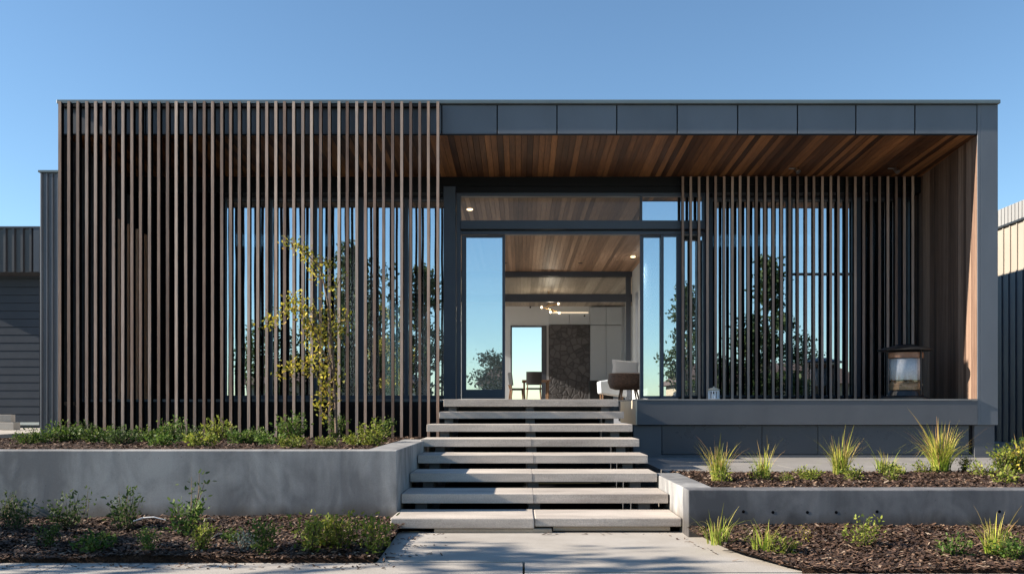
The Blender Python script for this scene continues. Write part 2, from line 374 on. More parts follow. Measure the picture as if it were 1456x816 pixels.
def chips(name, label, area, h, n, seed, skip=None):
    rng = np.random.RandomState(seed); x0, x1, y0, y1 = area
    xs = x0 + (x1 - x0) * rng.rand(n); ys = y0 + (y1 - y0) * rng.rand(n)
    L = 0.008 + 0.028 * rng.rand(n) ** 2; Wd = 0.004 + 0.007 * rng.rand(n); an = rng.rand(n) * math.pi
    v = []; f = []
    for i in range(n):
        x, y = xs[i], ys[i]
        if skip and skip(x, y): continue
        z = h(x, y) + 0.004 + 0.012 * rng.rand(); t = (rng.rand() - 0.5) * 0.9; rl = (rng.rand() - 0.5) * 0.9
        ca, sa = math.cos(an[i]), math.sin(an[i])
        u = np.array((ca, sa, t)) * L[i]; w = np.array((-sa, ca, rl)) * Wd[i]; c = np.array((x, y, z))
        b = len(v); v += [tuple(c - u - w), tuple(c + u - w * 0.6), tuple(c + u + w), tuple(c - u + w * 0.8)]
        f.append((b, b + 1, b + 2, b + 3))
    m = bpy.data.meshes.new(name); m.from_pydata(v, [], f)
    o = link(name, m, M['chip']); tag(o, label, 'mulch', kind='stuff'); return o
chips('bark_mulch', 'dark bark mulch on the lower bed left of the path', (-5.2, -1.0, 6.19, 8.05), h_ll, 24000, 11)
chips('bark_mulch', 'bark mulch on the raised bed under the tall timber screen', (-7.0, -1.42, 8.32, 12.4), h_lu, 9000, 12)
chips('bark_mulch', 'brown bark mulch on the lower bed right of the path', (1.39, 5.2, 5.80, 7.4), h_rl, 24000, 13, lambda x, y: x < 1.39 + 0.30 * max(0, 7.3 - y) ** 2 / 1.5)
chips('bark_mulch', 'bark mulch on the raised bed below the deck', (1.64, 7.0, 7.64, 9.8), h_ru, 14000, 14)

# ground behind the retaining walls
structure('house_platform', MB().box(-40, -1.35, 8.32, 60, -0.3, 0.58), M['apron'])
structure('driveway', MB().box(-30, -7.16, 12.0, 40, 0.3, 0.70), M['path'])
mb = MB()
for a, b in zip([1.62, 3.2, 4.95, 6.75, 9.5], [3.2, 4.95, 6.75, 9.5, 40]): mb.box(a + 0.004, b - 0.004, 9.82, 13.4, 0.0, 0.355)
structure('apron', mb, M['apron'])
structure('side_yard', MB().box(1.62, 40, 13.41, 60, 0.0, 0.345), M['apron'])

# ---------------------------------------------------------------- retaining walls
wl = thing('retaining_wall', 'long smooth grey concrete retaining wall left of the steps', 'wall', (-4, 8.2, 0))
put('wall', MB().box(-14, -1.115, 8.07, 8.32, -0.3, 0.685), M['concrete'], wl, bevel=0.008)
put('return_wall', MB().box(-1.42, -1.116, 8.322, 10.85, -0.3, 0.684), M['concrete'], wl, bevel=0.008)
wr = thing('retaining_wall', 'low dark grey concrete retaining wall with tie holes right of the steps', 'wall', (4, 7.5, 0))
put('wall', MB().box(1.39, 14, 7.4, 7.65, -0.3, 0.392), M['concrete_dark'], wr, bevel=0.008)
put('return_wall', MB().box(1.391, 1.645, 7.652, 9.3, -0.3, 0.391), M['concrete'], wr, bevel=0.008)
for px, py in ((1057, 727), (1099, 728), (1148, 728), (1189, 728), (1247, 727), (1421, 727)):
    p = P(px, py, 7.4); m_ = MB(); m_.tube([(p.x, 7.3995, p.z), (p.x, 7.3985, p.z)], [0.013, 0.013], 14)
    put('tie_hole', m_, M['void'], wr)

# ---------------------------------------------------------------- staircase
st = thing('staircase', 'floating stairs of pale stone slab treads leading up to the open door', 'stairs', (0.13, 10, 0))
fronts = {8: 7.65, 7: 8.31, 6: 8.97, 5: 9.63, 4: 10.29, 3: 10.95, 2: 11.6, 1: 12.25}
tops = {8: 0.128, 7: 0.270, 6: 0.413, 5: 0.558, 4: 0.708, 3: 0.862, 2: 1.014, 1: 1.182}
rnd = random.Random(4)
for i in range(1, 8):
    x0, x1 = (-1.108, 1.375) if i > 2 else (-1.055, 1.345)
    if i == 3: x0 = -1.15
    if i == 4: x0, x1 = -1.15, 1.37
    d = 0.63 if i > 1 else 0.62; th = 0.088 if i > 1 else 0.10
    j = rnd.uniform(-0.006, 0.006)
    mbx = MB()
    if i >= 3:
        mid = 0.13 + rnd.uniform(-0.02, 0.02)
        mbx.box(x0, mid - 0.0004, fronts[i] + j, fronts[i] + d, tops[i] - th, tops[i]); mbx.box(mid + 0.0004, x1, fronts[i] + j + 0.002, fronts[i] + d, tops[i] - th, tops[i] - 0.001)
    else: mbx.box(x0, x1, fronts[i], fronts[i] + d, tops[i] - th, tops[i])
    put('tread', mbx, M['tread'], st, bevel=0.004)
mbx = MB().box(-1.112, 0.118, 7.63, 8.3, 0.040, 0.130); mbx.box(0.122, 1.384, 7.66, 8.3, 0.052, 0.127)
put('tread', mbx, M['tread'], st, bevel=0.01)
put('base_slab', MB().box(-0.74, 0.27, 7.645, 8.2, -0.05, 0.037), M['tread_base'], st, bevel=0.008)
put('base_slab', MB().box(0.28, 1.29, 7.69, 8.2, 0.012, 0.050), M['tread_base'], st, bevel=0.006)
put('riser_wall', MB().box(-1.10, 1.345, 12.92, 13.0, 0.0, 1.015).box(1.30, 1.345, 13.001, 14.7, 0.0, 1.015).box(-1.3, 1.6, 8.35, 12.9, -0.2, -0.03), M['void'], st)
for sx in (-0.94, 0.13, 1.17):
    pts = []
    y0, z0, y1, z1 = 7.95, -0.1, 12.6, 1.05
    mbx = MB().hexa([(sx - .06, y0, z0 - .35), (sx + .06, y0, z0 - .35), (sx + .06, y1, z1 - .35), (sx - .06, y1, z1 - .35), (sx - .06, y0, z0), (sx + .06, y0, z0), (sx + .06, y1, z1), (sx - .06, y1, z1)])
    for i in range(1, 8): mbx.box(sx - .055, sx + .055, fronts[i] + 0.13, fronts[i] + 0.55, tops[i] - 0.30, tops[i] - (0.09 if i > 1 else 0.102))
    put('stringer', mbx, M['plinth'], st)

# ---------------------------------------------------------------- the house
house = thing('house', 'dark flat roofed house with timber batten screens and deep timber lined porch', 'house', (0, 12.7, 0.3))
F, BK = 12.7, 14.7
XL, XR = -6.56, 6.79
roof = put('roof', MB().box(XL + 0.03, XR - 0.03, F + 0.03, 20.5, 5.02, 5.37), M['black'], house)
put('roof_cap', MB().box(XL - 0.012, XR + 0.012, F - 0.05, 20.55, 5.372, 5.425), M['cap'], roof, bevel=0.006)
seams = [84, 207, 331, 455, 628, 707, 792, 877, 963, 1049, 1134, 1217, 1301, 1389.5]
for a, b in zip(seams, seams[1:]):
    put('fascia_panel', MB().box(X(a, F) + 0.009, X(b, F) - 0.009, F, F + 0.022, 4.955, 5.362), M['cladding'], roof, bevel=0.004)
put('drip_edge', MB().box(XL + 0.03, 6.49, F + 0.002, F + 0.03, 4.94, 4.952), M['black'], roof)
# soffit boards
mb = MB(); x = -6.5; rnd = random.Random(9)
while x < 6.60:
    w = 0.088
    x1 = min(x + w, 6.62); dz = rnd.uniform(0, 0.003)
    zf, zb = 4.945 + dz, 4.853 + dz
    mb.hexa([(x + .0025, F + .035, zf), (x1 - .0025, F + .035, zf), (x1 - .0025, BK + .1, zb), (x + .0025, BK + .1, zb), (x + .0025, F + .035, zf + .02), (x1 - .0025, F + .035, zf + .02), (x1 - .0025, BK + .1, zb + .02), (x + .0025, BK + .1, zb + .02)])
    x = x1
put('soffit', mb, M['soffit'], house)
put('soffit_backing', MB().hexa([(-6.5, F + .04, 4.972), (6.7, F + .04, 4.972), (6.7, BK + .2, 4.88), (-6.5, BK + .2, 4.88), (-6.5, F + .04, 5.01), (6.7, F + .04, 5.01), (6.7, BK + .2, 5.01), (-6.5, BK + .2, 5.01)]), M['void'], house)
# right blade wall + timber lining
bw = put('blade_wall', MB().hexa([(6.545, F, 0.82), (XR, F, 0.82), (XR, 20.5, 0.82), (6.80, 20.5, 0.82), (6.545, F, 5.368), (XR, F, 5.368), (XR, 20.5, 5.368), (6.80, 20.5, 5.368)]).box(6.499, 6.545, F, F + 0.012, 0.82, 5.368), M['cladding'], house, bevel=0.004)
put('blade_base', MB().box(6.47, 6.755, F + 0.03, 20.4, 0.3, 0.818), M['plinth'], house, bevel=0.004)
mb = MB(); y = F + 0.014
while y < 15.2:
    y1 = y + 0.086; xa = 6.497 + (y - F) * 0.045; xb = 6.497 + (y1 - F) * 0.045; j = rnd.uniform(0, 0.003)
    mb.hexa([(xa + j, y + .002, 1.19), (xa + .03, y + .002, 1.19), (xb + .03, y1 - .002, 1.19), (xb + j, y1 - .002, 1.19), (xa + j, y + .002, 4.95), (xa + .03, y + .002, 4.95), (xb + .03, y1 - .002, 4.95), (xb + j, y1 - .002, 4.95)])
    y = y1
put('timber_lining', mb, M['side_timber'], house)
# deck and plinth (right), deck (left, behind screen)
dk = put('deck', MB().box(1.66, 6.52, F + 0.01, 15.1, 0.84, 1.165).box(-6.5, -1.1, 13.25, 15.1, 0.95, 1.165).box(-1.1, 1.345, 12.90, 15.1, 1.02, 1.165), M['plinth'], house)
put('deck_fascia', MB().box(1.658, 6.497, F - 0.012, F + 0.009, 0.822, 1.166), M['plinth'], dk, bevel=0.004)
mb = MB(); y = F - 0.015
mb.box(1.645, 6.495, F - 0.02, F + 0.10, 1.168, 1.19); yy = F + 0.104
while yy < 15.05: mb.box(1.645, 6.50, yy, min(yy + .135, 15.05), 1.168, 1.19); yy += 0.139
yy = 13.0
while yy < 15.05: mb.box(-1.06, 1.35, yy, min(yy + .135, 15.05), 1.168, 1.188); yy += 0.139
mb.box(-6.5, -1.3, 13.22, 15.05, 1.168, 1.19)
put('decking', mb, M['apron'], dk)
put('return_panel', MB().box(1.640, 1.657, F - 0.012, 14.65, 0.822, 1.166), M['return_and_lid'], dk)  # pale tone stands in for sun on the metal return
pl = put('plinth', MB().box(1.60, 6.47, F + 0.09, F + 0.4, 0.2, 0.82), M['black'], house)
ps = [907, 942, 1085, 1165, 1381]
for k, (a, b) in enumerate(zip(ps, ps[1:])):
    put('plinth_panel', MB().box(X(a, F) + 0.004 - (0.06 if k == 0 else 0), X(b, F) - 0.004, F + 0.06, F + 0.085, 0.40 if k else 0.35, 0.812), M['plinth'] if k == 0 else M['plinth_glossy'], pl, bevel=0.004)
put('plinth_rail', MB().box(1.66, 6.46, F + 0.045, F + 0.088, 0.352, 0.392), M['plinth'], pl, bevel=0.003)
put('screen_plinth', MB().box(-6.5, -1.12, 13.22, 13.6, 0.5, 1.15), M['black'], house)
put('edge_trim', MB().box(-6.5, -1.16, 13.19, 13.218, 1.152, 1.180), M['cap'], house)
# left end blade
put('end_wall', MB().box(XL, XL + 0.035, F - 0.01, 20.5, 0.5, 5.368), M['cladding'], house, bevel=0.003)
sw = put('side_wing', MB().box(X(57, 13.3), XL - 0.002, 13.3, 20.4, 0.55, Z(246, 13.3)), M['cladding'], house, bevel=0.004)
mb = MB()
for px in (60, 68, 75.5, 83): mb.box(X(px, 13.3) - .006, X(px, 13.3) + .006, 13.27, 13.299, 0.55, Z(247, 13.3))
put('standing_seam', mb, M['cladding'], sw)
put('wing_cap', MB().box(X(56, 13.3), XL - 0.003, 13.26, 20.45, Z(246, 13.3) + 0.001, Z(243, 13.3)), M['cap'], sw)

# batten screens
def screen(label, x0, x1, n, y, w, d, z0, z1, mat, rails, lean=0):
    s = put('batten_screen', rails, M['black'], house); s['label'] = label
    mesh = None
    for i in range(n):
        x = x0 + (x1 - x0) * i / (n - 1)
        if mesh is None:
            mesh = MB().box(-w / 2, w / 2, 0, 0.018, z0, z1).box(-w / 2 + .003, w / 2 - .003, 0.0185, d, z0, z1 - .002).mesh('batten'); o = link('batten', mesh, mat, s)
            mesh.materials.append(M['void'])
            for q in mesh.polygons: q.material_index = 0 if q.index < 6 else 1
            o.location = (x, y, 0); first = o
        else:
            o = first.copy(); COL.objects.link(o); o.parent = s
            o.location = (x + rnd.uniform(-.004, .004), y + rnd.uniform(-.002, .002), rnd.uniform(-.004, .004))
            o.rotation_euler = (0, rnd.uniform(-.0007, .0007), rnd.uniform(-.02, .02))
    return s
YS = F - 0.19
rl = MB().box(X(90, F), X(626, F), YS + 0.106, F - 0.004, 5.315, 5.345)
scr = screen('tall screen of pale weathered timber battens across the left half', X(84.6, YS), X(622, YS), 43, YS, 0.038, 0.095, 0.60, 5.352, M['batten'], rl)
put('rail', MB().box(X(90, F), X(626, F), YS + .106, YS + .15, 1.10, 1.15), M['black'], scr)
yr = 14.575
rl = MB().box(X(966, yr), 6.55, yr + .092, yr + .112, 4.72, 4.78)
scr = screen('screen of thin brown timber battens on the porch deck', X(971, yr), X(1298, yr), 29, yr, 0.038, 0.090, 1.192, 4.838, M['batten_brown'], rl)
put('rail', MB().box(X(966, yr), 6.55, yr + .092, yr + .112, 1.195, 1.24), M['black'], scr)
# added posts, sunlit slats painted as orange timber, behind the tall screen, far left
for k, px in enumerate((170, 183, 195.5, 206)):
    xx = X(px, 13.3); w = (.036, .03, .036, .02)[k]
    put('sunlit_inner_slat', MB().box(xx - w / 2, xx + w / 2, 13.28, 13.36, 1.191, Z(312 + 7 * k, 13.3)), M['sunlit_slat'], house, bevel=0.002)

# lintel + wall behind
put('lintel', MB().box(-6.5, 6.62, BK, BK + 0.36, 4.60, 4.876).box(X(640, BK), X(966, BK), BK - 0.035, BK - 0.002, 4.70, 4.745), M['black'], house)
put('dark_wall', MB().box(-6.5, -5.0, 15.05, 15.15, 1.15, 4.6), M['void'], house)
put('jamb_column', MB().box(X(631, BK), X(648, BK), BK - 0.06, 15.2, 1.19, 4.69), M['frame'], house, bevel=0.004)
G = 15.05
def window(label, xa, xb, z0, z1, mull, glass, bars=()):
    f = MB()
    f.box(xa, xb, G - .04, G + .04, z0, z0 + .07); f.box(xa, xb, G - .04, G + .04, z1 - .05, z1)
    f.box(xa, xa + .05, G - .04, G + .04, z0 + .07, z1 - .05); f.box(xb - .05, xb, G - .04, G + .04, z0 + .07, z1 - .05)
    w = put('window', f, M['frame'], house, bevel=0.003); w['label'] = label
    for mx, mw in mull: put('mullion', MB().box(mx - mw / 2, mx + mw / 2, G - .038, G + .038, z0 + .071, z1 - .051), M['frame'], w)
    for bx0, bx1, bz in bars: put('transom_bar', MB().box(bx0, bx1, G - .03, G + .03, bz - .02, bz + .02), M['frame'], w)
    put('pane', MB().box(xa + .05, xb - .05, G - .003, G + .003, z0 + .07, z1 - .05), glass, w)
window('glazing behind the tall timber screen', -5.0, X(640, G), 1.2, 4.60, [(X(447, G), .09), (X(512, G), .12), (X(385, G), .06), (X(578, G), .06)], M['glass'])
window('glazing behind the porch battens', X(969, G), 6.60, 1.2, 4.60, [(X(1006, G), .16), (X(1122, G), .10), (X(1217, G), .14), (X(1277, G), .07)], M['glass'], [(X(1127, G), X(1210, G), Z(390, G))])

# door assembly
D0 = BK + 0.02
def bx(px0, px1, py0, py1, y0, y1): return (X(px0, D0), X(px1, D0), y0, y1, Z(py1, D0), Z(py0, D0))
fr = MB()
fr.box(*bx(649, 655, 270, 567, D0, D0 + .14))
fr.box(*bx(655.2, 1009, 270, 279, D0 + .002, D0 + .13))
fr.box(*bx(655.2, 1009, 314, 326, D0 - .03, D0 + .14))
fr.box(*bx(655.2, 1000, 329, 333, D0 + .01, D0 + .14))
fr.box(*bx(655.2, 1000, 326.3, 328.7, D0 + .07, D0 + .13))
fr.box(*bx(1000.3, 1009, 279.3, 313.7, D0 + .002, D0 + .13)); fr.box(*bx(1000.3, 1009, 333.2, 567, D0 + .002, D0 + .13))
fr.box(*bx(966, 970, 333.2, 567, D0 + .03, D0 + .12))
dr = put('door_frame', fr, M['frame'], house, bevel=0.003); dr['label'] = 'dark metal door frame with transom above sliding doors'
put('mullion', MB().box(*bx(910.5, 913.5, 279.2, 313.8, D0 + .01, D0 + .10)), M['frame'], dr)
put('transom_pane', MB().box(*bx(655.4, 910.3, 279.4, 313.6, D0 + .05, D0 + .056)), M['glass_clear'], dr)
put('transom_pane', MB().box(*bx(913.7, 1000, 279.4, 313.6, D0 + .05, D0 + .056)), M['glass'], dr)
def slider(px0, px1, y, label, st0=6.5, st1=4, bot=13, glass=None):
    f = MB()
    f.box(*bx(px0, px0 + st0, 333.6, 566.5, y, y + .05)); f.box(*bx(px1 - st1, px1, 333.6, 566.5, y, y + .05))
    f.box(*bx(px0 + st0, px1 - st1, 333.6, 336.5, y + .001, y + .049)); f.box(*bx(px0 + st0, px1 - st1, 566.5 - bot, 566.5, y + .001, y + .049))
    d = put('sliding_door', f, M['frame'], house, bevel=0.003); d['label'] = label
    put('pane', MB().box(*bx(px0 + st0, px1 - st1, 336.5, 566.5 - bot, y + .02, y + .026)), glass or M['glass_door'], d)
    return d
slider(656, 718, D0 + 0.08, 'narrow glass sliding door left of the opening', 6.5, 4)
d2 = slider(911, 946, D0 + 0.08, 'glass sliding door right of the opening', 5, 5, 4)
slider(940, 966, D0 + 0.015, 'second glass sliding door stacked on the right', 4, 4, 4)

# interior: front rooms, hall, rear room
FZ = 1.187
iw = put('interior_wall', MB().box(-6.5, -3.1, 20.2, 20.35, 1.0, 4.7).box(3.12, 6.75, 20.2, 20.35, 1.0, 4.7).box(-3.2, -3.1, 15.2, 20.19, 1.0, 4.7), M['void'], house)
put('hall_wall', MB().box(3.0, 3.1, 15.2, 22.7, 1.0, 4.7).box(3.0, 3.1, 23.3, 24.0, 1.0, 4.7).box(3.0, 3.1, 22.702, 23.298, 1.0, 2.1).box(3.0, 3.1, 22.702, 23.298, 4.05, 4.7).box(-3.09, -3.0, 15.2, 19.0, 1.0, 4.7), M['grey_wall'], house)  # unseen left side kept open beyond the front rooms to admit daylight
put('floor', MB().box(-6.5, 6.5, 15.11, 31.2, 1.0, FZ), M['floor'], house)
def ceiling(name, x0, x1, y0, y1, z, mat, w=0.1):
    mb = MB(); x = x0
    while x < x1: mb.box(x + .002, min(x + w, x1) - .002, y0, y1, z, z + .03); x += w
    put(name, mb, mat, house)
ceiling('hall_ceiling', -3.1, 3.1, 15.1, 23.95, 4.70, M['ceiling'], 0.085)
ceiling('rear_ceiling', -4.0, 4.2, 24.1, 31.0, 4.56, M['ceiling_pale'], 0.1)
put('rear_roof', MB().box(-3.4, 3.4, 20.56, 24.0, 4.75, 5.05).box(-4.3, 4.5, 24.001, 31.4, 4.62, 5.0), M['black'], house)
# second glazed frame
E = 24.0
f = MB()
for (a, b) in ((383, 393), (418, 429)): f.box(-3.0, 2.999, E, E + .12, Z(b, E), Z(a, E))
f.box(X(890, E), X(897, E), E - .01, E + .13, FZ, Z(383, E)); f.box(-3.0, -2.85, E - .01, E + .13, FZ, Z(383, E))
put('inner_door_frame', f, M['frame'], house)
put('inner_transom_pane', MB().box(-2.85, X(890, E), E + .05, E + .056, Z(418, E), Z(393, E)), M['glass_clear'], house)
# rear wall with doorway
B = 31.0
xa, xb, zt = X(726, B), X(777, B), Z(463, B)
put('rear_wall', MB().box(-4.2, xa, B, B + .2, 1.0, 4.6).box(xa, xb, B, B + .2, zt, 4.6).box(xb, 4.4, B, B + .2, 1.0, 4.6).box(4.2, 4.4, 24.1, B, 1.0, 4.6), M['white'], house)  # rear room's unseen left side has no wall, so sun enters
rd = put('rear_door_frame', MB().box(xa, xa + .05, B - .03, B + .1, FZ, zt - .05).box(xb - .05, xb, B - .03, B + .1, FZ, zt - .05).box(xa, xb, B - .03, B + .1, zt - .05, zt).box(X(770, B), xb - .05, B - .02, B + .08, FZ, zt - .05), M['frame'], house)
put('handle', MB().tube([(X(781, B), B - .10, 1.5), (X(781, B), B - .10, 2.6)], .018, 8).tube([(X(781, B), B - .1, 1.9), (X(781, B), B, 1.9)], .012, 8), M['steel'], rd)
put('fireplace', MB().box(X(780, B), X(838, B), B - .25, B - .002, FZ, Z(463, B)), M['stone'], house)
cb = MB()
zz = Z(463, B)
for a, b in ((838.5, 860.5), (861, 883)):
    cb.box(X(a, B), X(b, B), B - .3, B - .01, FZ + .1, zz - .02); cb.box(X(a, B), X(b, B), B - .3, B - .01, zz, 4.5)
put('cabinet', cb, M['cabinet'], house, bevel=0.004)
put('upper_panel', MB().box(X(780, B), X(809, B), B - .2, B - .003, zz + .02, 4.3).box(X(809.4, B), X(838, B), B - .2, B - .003, zz + .02, 4.3), M['cabinet'], house)
put('cove_strip', MB().box(X(785, B), X(836, B), B - .24, B - .21, 4.31, 4.33), M['cove'], house)
mbd = MB()
for px, py, D in ((754, 437, B - .01), (831, 449, B - .31)): 
    p = P(px, py, D); mbd.tube([(p.x, p.y, p.z), (p.x, p.y - .06, p.z)], .03, 12)
put('wall_spotlight', mbd, M['black_paint'], house)
# soffit spotlights
for px, py in ((1128, 254), (1269, 256)):
    p = P(px, py, 14.2); q = MB().box(p.x - .07, p.x + .07, p.y - .02, p.y + .02, 4.853, 4.868).tube([(p.x + .04, p.y, 4.855), (p.x + .07, p.y - .05, 4.79)], [.035, .04], 12)
    put('soffit_spotlight', q, M['steel'], house, bevel=0.002)
for px, py in ((718, 374), (825, 374), (900, 368)):
    D = 3.62 * FPX / (VPY - py); q = MB().lathe([(.05, 4.688), (.055, 4.692), (.055, 4.699)], (X(px, D), D), 16); put('downlight', q, M['black_paint'], house)

for px, py, e in ((668, 299, 520), (900, 366, 110)):
    D = 3.60 * FPX / (VPY - py); xx = X(px, D)
    q = put('lit_downlight', MB().lathe([(.05, 4.684), (.055, 4.69), (.055, 4.698)], (xx, D), 16), M['bulb'], house)
    l_ = bpy.data.lights.new('downlight_lamp', 'SPOT'); l_.energy = e * .7; l_.color = (1, .93, .84); l_.spot_size = R(150); l_.spot_blend = 1; l_.shadow_soft_size = .06
    lo = bpy.data.objects.new('downlight_lamp', l_); COL.objects.link(lo); lo.location = (xx, D, 4.66); lo.parent = house; lo.matrix_parent_inverse = Matrix.Translation(-house.location)

# ---------------------------------------------------------------- furniture seen through the door
def dining_chair(label, loc, rz, first=None):
    if first is not None:
        t = first.copy(); COL.objects.link(t)
        for ch in first.children:
            c = ch.copy(); COL.objects.link(c); c.parent = t
        t['label'] = label; t.location = loc; t.rotation_euler = (0, 0, rz); return t
    t = thing('dining_chair', label, 'chair', (0, 0, 0), 'black dining chairs round the table')
    put('seat', MB().box(-.24, .24, -.22, .22, .43, .48), M['black_paint'], t, bevel=0.012)
    mb = MB()
    for k in range(8):
        a0, a1 = -.24 + .06 * k, -.24 + .06 * (k + 1); f0, f1 = .06 * (a0 / .24) ** 2, .06 * (a1 / .24) ** 2
        mb.hexa([(a0, -.25 + f0, .57), (a1, -.25 + f1, .57), (a1, -.225 + f1, .57), (a0, -.225 + f0, .57), (a0, -.30 + f0, .98), (a1, -.30 + f1, .98), (a1, -.275 + f1, .98), (a0, -.275 + f0, .98)])
    put('backrest', mb, M['black_paint'], t)
    for sx in (-1, 1):
        put('leg', MB().tube([(.20 * sx, .19, .43), (.23 * sx, .22, 0)], [.02, .014], 8), M['chair_wood'], t)
        put('leg', MB().tube([(.20 * sx, -.255, .60), (.20 * sx, -.20, .43), (.23 * sx, -.25, 0)], [.014, .02, .014], 8), M['chair_wood'], t)
    t.location = loc; t.rotation_euler = (0, 0, rz); return t
c0 = dining_chair('black dining chair with its curved back to the viewer, before the bright rear doorway', (0.42, 28.0, FZ), 0)
dining_chair('black dining chair turned side on at the left end of the table', (-0.10, 28.6, FZ), R(-80), c0)
dining_chair('black dining chair farther back at the left of the table, nearer the doorway jamb', (-0.12, 29.4, FZ), R(-85), c0)
dt = thing('dining_table', 'dark wooden dining table behind the black chair', 'table', (0.45, 29, FZ))
put('tabletop', MB().box(.05, 0.95, 28.3, 30.2, FZ + .70, FZ + .74), M['chair_wood'], dt, bevel=0.005)
for a in (.12, .88):
    for b in (28.4, 30.1): put('leg', MB().tube([(a, b, FZ + .7), (a, b, FZ)], [.03, .022], 8), M['chair_wood'], dt)

ac = thing('armchair', 'round woven brown armchair just inside the right sliding door', 'armchair', (2.42, 20, FZ))
put('shell', MB().lathe([(.30, FZ + .27), (.42, FZ + .31), (.47, FZ + .45), (.45, FZ + .62), (.40, FZ + .64), (.40, FZ + .50), (.05, FZ + .46)], (2.42, 20), 32), M['wicker'], ac, smooth=True)
for k in range(4):
    a = R(45 + 90 * k); put('leg', MB().tube([(2.42 + .22 * math.cos(a), 20 + .22 * math.sin(a), FZ + .28), (2.42 + .30 * math.cos(a), 20 + .30 * math.sin(a), FZ)], [.022, .016], 8), M['chair_wood'], ac)
def pillow(name, label, c, w, h, t, rot):
    bm = bmesh.new(); bmesh.ops.create_grid(bm, x_segments=14, y_segments=14, size=1)
    top = [(v.co.x, v.co.y) for v in bm.verts]; bm.free()
    n = 15; mb = MB()
    for sgn in (1, -1):
        for j in range(n):
            for i in range(n):
                u, v = -1 + 2 * i / (n - 1), -1 + 2 * j / (n - 1)
                th = (max(0, (1 - u ** 4) * (1 - v ** 4))) ** 0.45
                k = 1 - .07 * (1 - abs(u * v)) * (abs(u) ** 6 + abs(v) ** 6)
                mb.v.append((u * w / 2 * k, sgn * t / 2 * th, v * h / 2 * k))
    for s0 in (0, 1):
        for j in range(n - 1):
            for i in range(n - 1):
                a = s0 * n * n + j * n + i; q = (a, a + 1, a + n + 1, a + n); mb.f.append(q if s0 else q[::-1])
    o = put(name, mb, M['linen'], smooth=True); o.location = c; o.rotation_euler = rot
    return tag(o, label, 'cushion')
pillow('cushion', 'white linen cushion propped in the woven armchair', (2.36, 20.08, FZ + .76), .62, .36, .16, (R(-14), R(4), R(6)))
lb = thing('lounge_chair', 'pale grey low lounge chair left of the woven armchair', 'chair', (2.0, 22, FZ))
put('seat', MB().hexa([(1.95, 21.8, FZ + .22), (2.6, 21.8, FZ + .12), (2.6, 22.6, FZ + .12), (1.95, 22.6, FZ + .22), (1.93, 21.8, FZ + .52), (2.6, 21.8, FZ + .62), (2.6, 22.6, FZ + .62), (1.93, 22.6, FZ + .52)]), M['cabinet'], lb, bevel=0.03)
for a in (2.02, 2.5):
    for b in (21.9, 22.5): put('leg', MB().tube([(a, b, FZ + .2), (a, b, FZ)], .02, 8), M['chair_wood'], lb)
sb = thing('sideboard', 'black low sideboard right of the stone fireplace', 'sideboard', (2.5, 30, FZ))
put('carcass', MB().box(X(838.5, 29.5), X(872, 29.5), 29.5, 30.2, FZ + .06, FZ + .76), M['black_paint'], sb, bevel=0.006)
put('door', MB().box(X(839.5, 29.5), X(855, 29.5), 29.48, 29.498, FZ + .08, FZ + .74), M['black_paint'], sb)
put('foot', MB().box(X(840, 29.5), X(871, 29.5), 29.55, 30.1, FZ, FZ + .058), M['black_paint'], sb)

pn = thing('pendant_lamp', 'branching brass pendant lamp with glowing tips under the rear ceiling', 'lamp', (.9, 27, 4.56))
put('branch', MB().tube([(.86, 27, 4.56), (.86, 27, 4.12)], .012, 8).tube([(.64, 27, 4.08), (.92, 27, 4.02), (1.17, 26.9, 3.90)], .016, 8).tube([(.78, 27, 4.10), (1.15, 27.1, 4.20)], .014, 8).tube([(.98, 27, 4.0), (.90, 26.8, 3.92)], .012, 8), M['brass'], pn)
for p in ((.64, 27, 4.08), (1.17, 26.9, 3.90), (1.15, 27.1, 4.20), (.90, 26.8, 3.92)):
    q = MB().lathe([(.004, p[2] - .035), (.025, p[2] - .025), (.035, p[2]), (.025, p[2] + .025), (.004, p[2] + .035)], p[:2], 12); put('bulb', q, M['bulb'], pn, smooth=True)
ll = bpy.data.lights.new('pendant_light', 'POINT'); lo = bpy.data.objects.new('pendant_light', ll); COL.objects.link(lo)
ll.energy = 10; ll.color = (1, .85, .66); ll.shadow_soft_size = .08; lo.location = (.9, 26.7, 3.78); lo.parent = pn; lo.matrix_parent_inverse = Matrix.Translation(-pn.location)

# ---------------------------------------------------------------- lanterns on the deck
DL = 13.25
cx = X(1287, DL); z0 = 1.191
ln = thing('lantern', 'large black hooded glass lantern holding wood chips, at the right end of the deck', 'lantern', (cx, DL, z0))
put('base', MB().lathe([(.29, z0), (.29, z0 + .02), (.22, z0 + .045), (.20, z0 + .10), (.19, z0 + .115)], (cx, DL), 32), M['black_paint'], ln)
put('glass', MB().lathe([(.205, z0 + .118), (.21, z0 + .14), (.21, z0 + .53), (.206, z0 + .535)], (cx, DL), 36), glassmat('lantern_glass', 0.07, (0.92, 0.92, 0.92), (0.9, 0.9, 0.9)), ln, smooth=True)
rg = MB().lathe([(.195, z0 + .12), (.195, z0 + .20), (.15, z0 + .235), (.06, z0 + .22)], (cx, DL), 24); rr_ = random.Random(3)
for i in range(160):
    a = rr_.uniform(0, 6.28); r_ = .185 * math.sqrt(rr_.random()); b = rr_.uniform(0, 6.28); L = rr_.uniform(.02, .04)
    p = Vector((cx + r_ * math.cos(a), DL + r_ * math.sin(a), z0 + rr_.uniform(.16, .26))); dv = Vector((math.cos(b), math.sin(b), rr_.uniform(-.5, .5))) * L
    rg.tube([p - dv, p + dv], rr_.uniform(.005, .010), 5)
put('wood_chips', rg, boards('chip_wood', (0.10, 0.05, 0.02), (0.30, 0.18, 0.09), (0.52, 0.36, 0.2), 0, 0.7, 8), ln)
